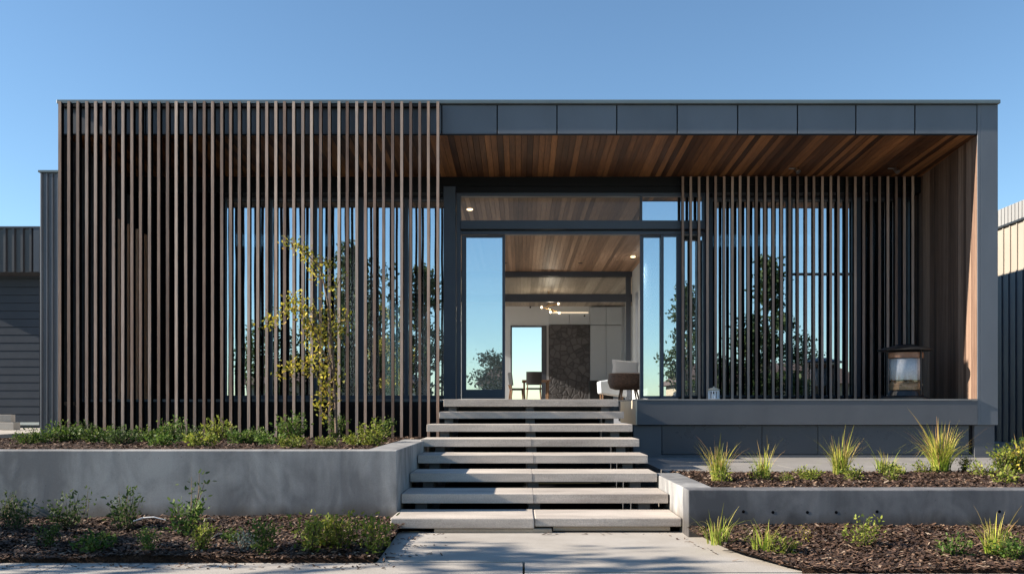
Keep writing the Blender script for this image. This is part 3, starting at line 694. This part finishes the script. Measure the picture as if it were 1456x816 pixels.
put('collar', MB().lathe([(.215, z0 + .537), (.225, z0 + .54), (.225, z0 + .605), (.19, z0 + .61)], (cx, DL), 36), mottled('copper_collar', (.28, .13, .07), (.42, .22, .13), 5, .4, .05, 30), ln)
for k in range(3):
    mbx = MB(); a = R(80 + 120 * k - 20); mbx.tube([(cx + .235 * math.cos(a), DL + .235 * math.sin(a), z0 + .06), (cx + .235 * math.cos(a), DL + .235 * math.sin(a), z0 + .64)], .011, 8)
    put('post', mbx, M['black_paint'], ln)
put('hood', MB().lathe([(.335, z0 + .632), (.34, z0 + .645), (.26, z0 + .675), (.13, z0 + .70), (.11, z0 + .715), (.02, z0 + .72)], (cx, DL), 36), M['black_paint'], ln)
put('liner', MB().lathe([(.19, z0 + .25), (.19, z0 + .53), (.17, z0 + .53), (.17, z0 + .25)], (cx, DL), 30), mottled('frosted_liner', (.66, .67, .68), (.82, .83, .84), 8, .4, .3, 60, (6, 6, .2)), ln, smooth=True)
ln.scale = (1.13, 1.13, 1.13)
cx = X(1015, DL)
l2 = thing('lantern', 'small white pierced lantern with a peaked lid on the deck edge', 'lantern', (cx, DL, z0))
mbx = MB().lathe([(.085, z0), (.085, z0 + .012), (.05, z0 + .014)], (cx, DL), 24); mbx.lathe([(.05, z0 + .115), (.08, z0 + .117), (.08, z0 + .13), (.05, z0 + .132)], (cx, DL), 24)
for k in range(12):
    a = 2 * math.pi * k / 12; mbx.tube([(cx + .076 * math.cos(a), DL + .076 * math.sin(a), z0 + .012), (cx + .076 * math.cos(a), DL + .076 * math.sin(a), z0 + .118)], .008, 6)
put('cage', mbx, M['linen'], l2)
put('lid', MB().lathe([(.09, z0 + .133), (.088, z0 + .142), (.05, z0 + .165), (.015, z0 + .172), (.012, z0 + .185), (.003, z0 + .19)], (cx, DL), 24), M['return_and_lid'], l2, smooth=True)
put('candle', MB().lathe([(.035, z0 + .015), (.035, z0 + .08), (.01, z0 + .082)], (cx, DL), 16), M['linen'], l2)

# ---------------------------------------------------------------- neighbours
GD = 16.0
gg = thing('garage', 'grey garage with a ribbed roller door at the far left edge', 'garage', (X(0, GD), GD, .7))
put('wall', MB().box(-16, X(57, GD), GD + .05, GD + 6, .6, Z(326, GD)), M['dark_steel'], gg)
mb = MB(); py = 405.0
zb = Z(600, GD); zt = Z(396, GD); k = 0
while zb + .142 * (k + 1) < zt + .1:
    a = zb + .142 * k; mb.hexa([(-11, GD, a + .004), (X(56, GD), GD, a + .004), (X(56, GD), GD + .04, a + .004), (-11, GD + .04, a + .004), (-11, GD + .004, a + .138), (X(56, GD), GD + .004, a + .138), (X(56, GD), GD + .04, a + .138), (-11, GD + .04, a + .138)]); k += 1
rdoor = put('roller_door', mb, M['roller'], gg)
put('bottom_bar', MB().box(-11, X(56, GD), GD - .01, GD + .04, zb - .05, zb), M['steel'], rdoor)
mb = MB(); ga = GD - .45; xr = X(54, ga)
z0g, z1g = Z(387, ga), Z(325, ga); x = xr; k = 0
mb.v = []; prof = []
x = -11.0
while x < xr - .10: prof += [(x, 0), (x + .05, 0), (x + .065, -.035), (x + .105, -.035), (x + .12, 0)]; x += .15
b0 = 0
for (a, o_) in prof: mb.v += [(a, ga + o_, z0g), (a, ga + o_, z1g)]
for i in range(len(prof) - 1): mb.f.append((2 * i, 2 * i + 2, 2 * i + 3, 2 * i + 1))
mb.box(-11, xr, ga + .01, GD + .04, z0g + .002, z1g - .01)
put('corrugated_fascia', mb, M['corrugated'], gg)
put('ridge_cap', MB().box(-11, xr + .05, ga - .05, GD + .1, z1g + .002, z1g + .03).box(xr - .055, xr + .04, ga - .045, ga + .3, z0g, z1g), M['dark_steel'], gg)
bk = P(12, 612, 14.5)
for k, (dx, dz, dy) in enumerate(((0, 0, 0), (-.27, 0, .1), (-.1, .125, .05))):
    o = put('concrete_block', MB().box(-.12, .12, -.1, .1, 0, .12), M['path'], bevel=0.006); o.location = (-8.35 + dx, 14.6 + dy, .704 + dz); o.rotation_euler = (0, 0, .1 * k)
    tag(o, ['pale concrete block on the driveway, right one of the pair below the roller door', 'pale concrete block on the driveway, left one of the lower pair', 'pale concrete block lying on top of two others on the driveway'][k], 'block', 'concrete blocks on the driveway')

XN = 10.13
nb = thing('neighbour_building', 'cream ribbed steel building with a white roof edge at the far right', 'building', (XN, 20, .35))
zt = EYE + .41 * XN; ze = zt - .37
put('wall', MB().box(XN + .012, XN + 8, 13, 40, .2, ze), M['neighbour'], nb)
mb = MB(); y = 13.0
while y < 40: mb.box(XN - .012, XN + .01, y, y + .035, .2, ze - .04); y += .26
put('wall_rib', mb, M['neighbour'], nb)
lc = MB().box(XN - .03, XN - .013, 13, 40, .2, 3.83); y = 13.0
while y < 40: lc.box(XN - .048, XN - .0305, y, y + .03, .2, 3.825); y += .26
put('shadow_facing', lc, M['dark_steel'], nb)  # dark facing paints the house's cast shadow on the cream wall
put('roof_edge', MB().box(XN - .02, XN + 8.1, 12.9, 40.1, ze + .012, zt), M['roof_white'], nb)
mb = MB(); y = 12.92
while y < 40: mb.box(XN - .034, XN - .021, y, y + .03, ze + .02, zt - .005); y += .13
put('roof_rib', mb, M['roof_white'], nb)
put('gutter', MB().box(XN - .05, XN + .01, 12.9, 40.1, ze - .03, ze + .008), M['black_paint'], nb)

# ---------------------------------------------------------------- vegetation
def quads(centers, U, V):
    n = len(centers)
    a = np.empty((n, 6, 3)); a[:, 0] = centers - U; a[:, 1] = centers + V * .85 - U * .45; a[:, 2] = centers + V * .8 + U * .35; a[:, 3] = centers + U; a[:, 4] = centers - V * .8 + U * .35; a[:, 5] = centers - V * .85 - U * .45
    return a.reshape(-1, 3)
def leafmesh(name, C, size, rng, aspect=0.45, updir=None, droop=0.0):
    n = len(C); d = rng.normal(size=(n, 3))
    if updir is not None: d = d * 0.6 + updir
    d /= np.linalg.norm(d, axis=1)[:, None]
    e = rng.normal(size=(n, 3)); e -= d * (e * d).sum(1)[:, None]; e /= np.linalg.norm(e, axis=1)[:, None]
    s = size * (0.6 + 0.8 * rng.rand(n))[:, None]
    v = quads(C + d * s * .6, d * s, e * s * aspect)
    m = bpy.data.meshes.new(name); m.from_pydata(v.tolist(), [], np.arange(6 * n).reshape(n, 6).tolist()); return m

def shrub_meshes(seed, w, h, n, leaf, nst=9, up=0.5, spread=1.0):
    rng = np.random.RandomState(seed); st_ = MB(); C = []; Dv = []
    for k in range(nst):
        a = rng.rand() * 6.28; r = w / 2 * (0.25 + .75 * math.sqrt(rng.rand())); hh = h * (1 - .45 * (r / (w / 2)) ** 2) * (0.7 + .4 * rng.rand())
        p0 = np.array((rng.normal() * .02, rng.normal() * .02, -.02)); p2 = np.array((r * math.cos(a), r * math.sin(a), hh)); p1 = (p0 + p2) / 2 + np.array((0.15 * r * math.cos(a), .15 * r * math.sin(a), -.08 * hh)) * spread
        pts = [tuple((1 - t) ** 2 * p0 + 2 * t * (1 - t) * p1 + t * t * p2) for t in (0, .25, .5, .75, 1)]
        st_.tube(pts, [.006, .005, .004, .003, .0015], 4)
        m = int(n / nst * (0.6 + .8 * rng.rand()))
        for i in range(m):
            t = .18 + .85 * rng.rand() ** .8; t = min(t, 1.02)
            c = (1 - t) ** 2 * p0 + 2 * t * (1 - t) * p1 + t * t * p2
            q = rng.normal(size=3); q[2] = q[2] * .6
            c = c + q * (0.028 + .05 * w * (1 - .5 * t)); c[2] = max(c[2], .01); C.append(c); Dv.append((p2 - p0) / np.linalg.norm(p2 - p0) * up + q * .25)
    return leafmesh('foliage', np.array(C), leaf, rng, .48, np.array(Dv)), st_.mesh('stem')

SH = {}
def shrub(name, kind, label, group, loc, scale=1.0, rz=0.0, mat='fol_green'):
    key = (kind, mat)
    if key not in SH:
        sd, w, h, n, leaf, nst = {'mound': (21, .46, .26, 620, .020, 20), 'low': (22, .42, .2, 380, .022, 13), 'open': (23, .42, .42, 380, .021, 11), 'upright': (24, .36, .42, 420, .021, 16),
                                  'sprig': (25, .3, .5, 90, .016, 4), 'tuft': (26, .22, .16, 220, .016, 9), 'mound2': (27, .50, .30, 700, .021, 18), 'spike': (28, .40, .36, 480, .024, 22)}[kind]
        fm, sm = shrub_meshes(sd, w, h, n, leaf, nst); fm.materials.append(M[mat]); sm.materials.append(M['stem']); SH[key] = (fm, sm)
    t = thing(name, label, 'plant' if name != 'shrub' else 'shrub', loc, group); t.scale = (scale,) * 3; t.rotation_euler = (0, 0, rz)
    for nm, me in zip(('foliage', 'stem'), SH[key]):
        o = bpy.data.objects.new(nm, me); COL.objects.link(o); o.parent = t
    return t

ordw = ['first', 'second', 'third', 'fourth', 'fifth', 'sixth', 'seventh', 'eighth', 'ninth', 'tenth', 'eleventh', 'twelfth', 'thirteenth', 'fourteenth', 'fifteenth', 'sixteenth', 'seventeenth', 'eighteenth', 'nineteenth', 'twentieth', 'twenty-first', 'twenty-second']
rv = random.Random(17)
# row on top of the left wall: px centre, y base px, kind, scale, material
row = [(38, 630, 'mound', .95, 'fol_green', 'small dark'), (66, 628, 'mound2', .8, 'fol_green', 'rounded'), (97, 627, 'mound', 1.2, 'fol_green', 'tall bushy'), (120, 625, 'spike', .9, 'fol_dark', 'spiky dark'), (141, 628, 'mound2', 1.0, 'fol_green', 'dense dome of'),
       (175, 630, 'mound', 1.05, 'fol_dark', 'dark rounded'), (207, 627, 'mound2', .95, 'fol_green', 'bright dense'), (226, 632, 'low', 1.15, 'fol_green', 'low sprawling'), (245, 626, 'spike', 1.15, 'fol_green', 'tall spiky'), (268, 627, 'mound', .9, 'fol_dark', 'dark leafy'),
       (285, 633, 'low', 1.2, 'fol_lime', 'low lime'), (309, 624, 'spike', 1.1, 'fol_lime', 'tallest spiky lime'), (338, 629, 'mound2', 1.0, 'fol_green', 'broad bright'), (362, 628, 'mound', .95, 'fol_green', 'medium round'),
       (384, 630, 'low', 1.1, 'fol_green', 'flat spreading'), (413, 624, 'spike', 1.25, 'fol_green', 'upright airy'), (416, 635, 'low', 1.0, 'fol_lime', 'low lime front'), (462, 634, 'low', .9, 'fol_lime', 'small yellow green'), (476, 621, 'upright', 1.0, 'fol_green', 'loose upright'), (507, 631, 'low', 1.0, 'fol_lime', 'bright low'), (529, 632, 'spike', 1.2, 'fol_lime', 'bushy lime'), (546, 620, 'upright', .9, 'fol_green', 'slim upright')]
for i, (px, py, k, s, m, adj) in enumerate(row):
    D = (EYE - .655) * FPX / (py - VPY); D = max(8.45, min(11.9, D))
    shrub('shrub', k, f'{adj} shrub, {ordw[i]} from the left on the raised bed', 'shrubs along the top of the left wall', (X(px, D), D, h_lu(X(px, D), D)), s * D / 9.6 * .70, rv.uniform(0, 6.28), m)
# lower left bed
low_l = [(24, 757, 'open', .95, 'fol_dark', 'dark open shrub at the left edge against the grey wall'), (2, 722, 'open', 1.0, 'fol_dark', 'dark leafy stem cut by the left edge of the picture'), (98, 754, 'open', 1.15, 'fol_dark', 'leafy dark green shrub near the wall, second from the left edge'),
         (66, 775, 'upright', .62, 'fol_green', 'small bright shrub close to the pavement at the left'), (138, 780, 'low', .95, 'fol_green', 'low green shrub by the pavement, left of the purple grey one'), (182, 755, 'open', 1.25, 'fol_dark', 'tallest dark shrub with round leaves against the left wall'),
         (214, 786, 'upright', .6, 'fol_green', 'small sparse shrub by the pavement in the middle of the left bed'), (262, 763, 'upright', 1.0, 'fol_green', 'green shrub with tall wispy stems against the left wall'), (284, 782, 'upright', .72, 'fol_lime', 'lime sprouting shrub in front of the wispy stems'),
         (332, 768, 'tuft', .9, 'fol_green', 'tiny green tuft in the mulch beside a pale stick'), (349, 778, 'tuft', 1.05, 'fol_silver', 'tiny silver leaved plant in the lower left bed'), (372, 783, 'upright', .85, 'fol_green', 'green shrub right beside the silver leaved plant'),
         (436, 783, 'upright', .95, 'fol_lime', 'bushy lime shrub in the left bed, fourth from the path'), (465, 776, 'spike', .85, 'fol_lime', 'spreading lime shrub just right of the bushy lime one in the left bed'), (490, 779, 'upright', .92, 'fol_lime', 'upright lime shrub with long shoots, second from the path'), (533, 783, 'upright', .95, 'fol_lime', 'yellow green shrub nearest the path in the left bed')]
for i, (px, py, k, s, m, lab) in enumerate(low_l):
    D = (EYE - .05) * FPX / (py - VPY); D = max(6.35, min(7.95, D)); x = X(px, D)
    shrub('shrub', k, lab, 'shrubs in the lower left bed', (x, D, h_ll(x, D)), s * (.68 if k == 'open' else .80), rv.uniform(0, 6.28), m)
for px, py, lab in ((272, 745, 'tall thin wispy plant with two leaf clusters before the left wall'), (118, 735, 'thin stem with forked leaves before the left wall'), (700 / 4 - 4, 740, 'thin bent stem rising from the tallest dark shrub')):
    D = 7.75; x = X(px, D); shrub('weed', 'sprig', lab, None, (x, D, h_ll(x, D)), 1.15 if px > 200 else .8, rv.uniform(0, 6.28), 'fol_dark')
# right beds small shrubs
for px, py, k, s, m, lab in ((1028, 684, 'tuft', .9, 'fol_lime', 'tiny bright shrub at the foot of the first grass tuft'), (1078, 681, 'tuft', .9, 'fol_lime', 'tiny shrub at the foot of the second grass tuft'), (1149, 682, 'mound', .55, 'fol_lime', 'small round lime shrub between the second and third grass tufts'), (1117, 684, 'tuft', .55, 'fol_lime', 'very small sprout left of the round lime shrub'),
                             (1214, 682, 'tuft', 1.0, 'fol_lime', 'low lime shrub right of the third grass tuft'), (1266, 673, 'low', .75, 'fol_lime', 'flat lime shrub on the raised right bed near the stalks'), (1268, 682, 'tuft', .9, 'fol_lime', 'small tuft in front of the flat lime shrub'), (1312, 672, 'tuft', .9, 'fol_lime', 'small shrub left of the biggest grass tuft'),
                             (1370, 671, 'upright', .5, 'fol_lime', 'small upright shrub right of the biggest grass tuft'), (1394, 676, 'tuft', 1.0, 'fol_lime', 'low tuft in the mulch below the blade wall'), (1426, 672, 'upright', .8, 'fol_lime', 'lime shrub beside the blade wall base'), (1428, 684, 'tuft', 1.2, 'fol_lime', 'low tuft in front at the right edge'), (1446, 660, 'open', 1.0, 'fol_green', 'bushy green shrub behind at the right edge'), (1456, 668, 'spike', 1.05, 'fol_yellow', 'yellowing bushy shrub cut by the right edge')):
    D = max(7.75, min(9.7, (EYE - .37) * FPX / (py - VPY))); x = X(px, D); shrub('shrub', k, lab, 'small shrubs on the raised right bed', (x, D, h_ru(x, D)), s * .95, rv.uniform(0, 6.28), m)
for px, py, k, s, m, lab in ((1111, 784, 'tuft', 1.1, 'fol_lime', 'small round shrub between two low grass tufts by the right wall'), (1146, 772, 'sprig', .42, 'fol_yellow', 'thin dried flower stalk before the right wall'), (1228, 778, 'open', .75, 'fol_lime', 'open leafy lime weed below the tie holes'), (1358, 787, 'tuft', 1.2, 'fol_green', 'low green cushion plant in the right lower bed'), (1444, 790, 'mound', .8, 'fol_green', 'round green shrub at the lower right edge')):
    D = max(5.8, min(7.3, (EYE - .05) * FPX / (py - VPY))); x = X(px, D); shrub('shrub', k, lab, 'small plants in the lower right bed', (x, D, h_rl(x, D)), s * .8, rv.uniform(0, 6.28), m)

def grass_mesh(seed, n, h, spread):
    rng = np.random.RandomState(seed); mb = MB()
    for k in range(n):
        a = rng.rand() * 6.28; r0 = .07 * math.sqrt(rng.rand()); L = h * (.5 + .45 * rng.rand()) * (1.35 if rng.rand() < .1 else 1); out = spread * rng.rand() ** 1.3 * L
        p = np.array((r0 * math.cos(a), r0 * math.sin(a), 0)); b2 = a + rng.normal() * .5; dr_ = np.array((math.cos(b2), math.sin(b2), 0)); sd = np.array((-dr_[1], dr_[0], 0)); w = .0026 + .002 * rng.rand()
        droop = rng.rand() ** 2 * .75; b = len(mb.v); ns = 6
        for i in range(ns + 1):
            t = i / ns; c = p + dr_ * out * t ** 1.7 + np.array((0, 0, L * (t - droop * t ** 3))); ww = w * (1 - t ** 2 * .92)
            mb.v += [tuple(c - sd * ww), tuple(c + sd * ww)]
        for i in range(ns): mb.f.append((b + 2 * i, b + 2 * i + 1, b + 2 * i + 3, b + 2 * i + 2))
    return mb.mesh('grass_tuft')
GM = [grass_mesh(31, 190, .42, .8), grass_mesh(32, 85, .42, .95), grass_mesh(33, 300, .47, .95), grass_mesh(34, 55, .27, 1.1)]
for g in GM: g.materials.append(M['grass_blade'])
for px, py, k, s, lab, hf, lo_, hi_, b in ((1022, 682, 0, 1.0, 'dense yellow green grass tuft nearest the steps on the raised right bed', h_ru, 7.8, 9.7, .37), (1085, 680, 1, .9, 'sparser grass tuft, second from the steps on the raised right bed', h_ru, 7.8, 9.7, .37),
                                       (1195, 674, 0, 1.12, 'golden grass tuft with arching reddish blades mid way along the right bed', h_ru, 7.8, 9.7, .37), (1338, 669, 2, 1.28, 'biggest spreading grass tuft below the blade wall', h_ru, 7.8, 9.7, .37), (1258, 668, 3, 1.2, 'few dry grass stalks left of the biggest tuft', h_ru, 7.8, 9.7, .37), (1450, 665, 1, 1.0, 'grass tuft half cut by the right edge of the picture', h_ru, 7.8, 9.7, .37),
                                       (1019, 772, 3, 1.1, 'low fresh grass tuft at the foot of the right wall nearest the path', h_rl, 5.8, 7.3, .06), (1084, 780, 3, 1.0, 'low grass tuft with drooping blades, second from the path', h_rl, 5.8, 7.3, .06), (1412, 784, 1, .8, 'tall wispy grass before the right end of the low wall', h_rl, 5.8, 7.3, .06)):
    D = max(lo_, min(hi_, (EYE - b) * FPX / (py - VPY))); x = X(px, D)
    o = bpy.data.objects.new('grass_tuft', GM[k]); COL.objects.link(o); o.location = (x, D, hf(x, D) - .005); o.scale = (s,) * 3; o.rotation_euler = (0, 0, rv.uniform(0, 6.28))
    tag(o, lab, 'grass', 'ornamental grass tufts in the right beds')

rl_ = np.random.RandomState(77)
chips('leaf_litter', 'scattered bark crumbs and dry leaves on the path and steps edge', (-1.0, 1.5, 6.25, 7.6), lambda x, y: 0.0 - .004, 420, 15, lambda x, y: -0.88 + .35 * abs(math.sin(7 * y)) ** 3 < x < 1.25 + .2 * (7.4 - y) and y < 7.53 or x > 1.39 + .2 * max(0, 7.3 - y) ** 2)
chips('leaf_litter', 'bark crumbs spilled on the pavement along the left bed', (-5.2, -0.8, 5.95, 6.22), lambda x, y: -0.008, 260, 16)
# dry twigs in the left mulch
for (px, py, L, a, lab) in ((845 / 4, 743, .14, .3, 'pale bent stick in the mulch under the left wall'), (1255 / 4, 759, .07, .4, 'short pale stick lying left of the silver plant'), (1185 / 4, 742, .06, 1.2, 'curled dry twig below the wispy plant')):
    D = (EYE - .09) * FPX / (py - VPY); x = X(px, D); z = h_ll(x, D) + .02
    o = put('twig', MB().tube([(-L, 0, 0), (-.3 * L, .02, .03), (.3 * L, .0, .035), (L, -.03, .01)], [.004, .007, .006, .003], 6), M['linen'] if a < .35 else M['tread_base']); o.location = (x, D, z); o.rotation_euler = (0, 0, a); tag(o, lab, 'twig')

# the young tree in front of the tall screen
TD = 11.4
tree = thing('young_tree', 'slender young tree with sparse yellow green leaves before the tall timber screen', 'tree', (X(478, TD), TD, .645))
rng = np.random.RandomState(5)
def tp(px, py, dy=0): 
    v = P(px, py, TD + dy); v.x -= 0; return v
trk = MB(); leaves = []
def branch(pts, r0, r1, n, spread, leafy=(.3, 1.0)):
    V = [tp(*p) for p in pts]; m = len(V)
    trk.tube(V, [r0 + (r1 - r0) * i / (m - 1) for i in range(m)], 6)
    for _ in range(int(n * 1.35)):
        t = (leafy[0] + (leafy[1] - leafy[0]) * rng.rand()) * (m - 1); i = min(int(t), m - 2); c = V[i].lerp(V[i + 1], t - i)
        leaves.append(np.array(c) + rng.normal(size=3) * spread)
branch([(478, 615), (477, 575), (474, 530), (471, 480), (466, 430), (460, 400), (455, 380)], .022, .010, 60, .06, (.3, 1))
branch([(455, 380), (440, 365), (425, 352), (405, 342)], .010, .004, 120, .05, (.15, 1))
branch([(455, 380), (462, 376), (468, 373)], .008, .004, 45, .04)
branch([(460, 400), (450, 392), (438, 372)], .007, .003, 50, .05)
branch([(472, 470), (478, 430), (480, 405), (486, 388)], .008, .003, 14, .05)
branch([(474, 530), (455, 490), (440, 455), (420, 438), (398, 446), (378, 464)], .012, .003, 210, .06, (.25, 1))
branch([(471, 480), (450, 450), (430, 430), (412, 425)], .009, .003, 120, .07)
branch([(473, 510), (470, 470), (480, 450), (490, 462)], .008, .003, 90, .07)
branch([(476, 560), (455, 530), (435, 515), (412, 523), (400, 530)], .010, .003, 130, .06, (.3, 1))
branch([(476, 570), (470, 545), (455, 520), (448, 500)], .010, .003, 160, .09)
branch([(477, 590), (468, 560), (460, 545)], .008, .003, 70, .06)
branch([(474, 530), (466, 500), (452, 470), (440, 480)], .008, .003, 150, .09)
branch([(477, 600), (458, 585), (455, 560)], .009, .004, 60, .05)
branch([(470, 470), (486, 470), (492, 478)], .006, .002, 24, .04)
put('trunk', trk, M['bark'], tree)
C = np.array(leaves); o = link('crown', leafmesh('crown', C, .0225, rng, .55), M['fol_yellow'], tree)

# trees that stand outside the frame: across the road (seen in the glass) and on the left (shadow on the path)
def tree_meshes(seed, h, w, n, leaf, base=.25, cone=0.0, mat='fol_far', clumps=26, tight=.13):
    rng = np.random.RandomState(seed); tk = MB(); cs = []; ps = []
    tk.tube([(0, 0, -.1), (.03 * h * rng.normal() * .3, 0, h * .4), (.02 * h, .01 * h, h * .92)], [.022 * h, .015 * h, .004 * h], 8)
    for k in range(clumps):
        t = rng.rand(); z = h * (base + (1 - base) * t); rad = w / 2 * ((1 - t) ** .7 * 1.15 if cone else math.sqrt(max(.05, 1 - (2 * t - .95) ** 2)))
        a = rng.rand() * 6.28; r = rad * (.3 + .7 * math.sqrt(rng.rand())); c = np.array((r * math.cos(a), r * math.sin(a), z)); cs.append(c)
        tk.tube([(0, 0, z - .25 * r - .05 * h), tuple(c * np.array((.5, .5, 1)) - np.array((0, 0, .08 * r))), tuple(c)], [.006 * h, .004 * h, .0015 * h], 5)
        m = n // clumps; ps.append(c + rng.normal(size=(m, 3)) * np.array((tight, tight, tight * .7)) * w * (1 if not cone else .7))
    C = np.concatenate(ps); fm = leafmesh('crown', C, leaf, rng, .5); fm.materials.append(M[mat]); tm = tk.mesh('trunk'); tm.materials.append(M['bark'])
    return fm, tm
TM = [tree_meshes(41, 8, 4.2, 3600, .13, .2), tree_meshes(42, 9, 3.4, 3400, .13, .12, 1), tree_meshes(43, 5.5, 3.2, 2600, .11, .25), tree_meshes(44, 5.6, 3.4, 1250, .115, .36, 0, 'fol_green', 50, .075)]
def put_tree(k, label, loc, s=1.0, rz=0., group='trees across the road', name='tree'):
    t = thing(name, label, 'tree', loc, group); t.scale = (s,) * 3; t.rotation_euler = (0, 0, rz)
    for nm, me in zip(('crown', 'trunk'), TM[k]):
        o = bpy.data.objects.new(nm, me); COL.objects.link(o); o.parent = t
YT = -20.0; DV = 2 * 15.05 - YT
for k, px, s, lab in ((2, 703, .72, 'small round tree across the road, mirrored in the left sliding door'), (1, 1092, 1.02, 'tall dark conical tree across the road, mirrored behind the porch battens'), (0, 1062, .75, 'bushy tree left of the tall conical one across the road'), (0, 1140, .62, 'lower bushy tree right of the tall conical one across the road'), (1, 972, .85, 'narrow conical tree mirrored beside the sliding doors'), (2, 1262, .9, 'round tree mirrored behind the large lantern'),
                       (1, 603, .95, 'conical tree mirrored beside the left door jamb'), (0, 540, 1.05, 'broad tree mirrored in the middle of the left glazing'), (1, 500, 1.1, 'tall conical tree mirrored behind the young tree'), (0, 455, .8, 'bushy tree mirrored left of the young tree'), (2, 380, 1.0, 'round tree mirrored at the left end of the glazing'), (2, 1015, .7, 'small round tree mirrored above the small lantern')):
    put_tree(k, lab, (X(px, DV), YT, -.04), s, rv.uniform(0, 6.28))
def far_house(label, x, w, col):
    t = thing('house', label, 'house', (x, -30, -.04), 'houses across the road')
    h = 2.6; put('wall', MB().box(x - w / 2, x + w / 2, -38, -30, -.05, h), col, t)
    r = MB(); b = len(r.v); r.v += [(x - w / 2 - .5, -29.4, h), (x + w / 2 + .5, -29.4, h), (x + w / 2 + .5, -38.6, h), (x - w / 2 - .5, -38.6, h), (x - w / 2 + 1, -34, h + 1.7), (x + w / 2 - 1, -34, h + 1.7)]
    r.f += [(0, 1, 5, 4), (1, 2, 5), (2, 3, 4, 5), (3, 0, 4), (0, 3, 2, 1)]; put('roof', r, M['roof_dark'], t)
    for q in (-.3, .28): put('window', MB().box(x + q * w - .8, x + q * w + .8, -30.001, -29.96, .9, 2.1), M['frame'], t)
    put('door', MB().box(x - .45, x + .45, -30.001, -29.96, 0, 2.1), M['chair_wood'], t)
far_house('cream house across the road, mirrored in the left glazing', -13, 11, M['neighbour'])
far_house('white house across the road, mirrored in the door glass', 2.5, 10, M['white'])
far_house('brown brick house across the road, mirrored in the right glazing', 17, 12, M['tread_base'])
for (k, x, y, s, lab) in ((3, -10.4, 5.05, .95, 'leafy street tree left of the picture nearest the road'), (3, -12.6, 6.6, .74, 'small leafy tree left of the picture beside the lower bed'), (3, -13.8, 4.4, .85, 'leafy street tree left of the picture behind the others')):
    put_tree(k, lab, (x, y, -.02), s, rv.uniform(0, 6.28), 'street trees left of the picture', 'street_tree')
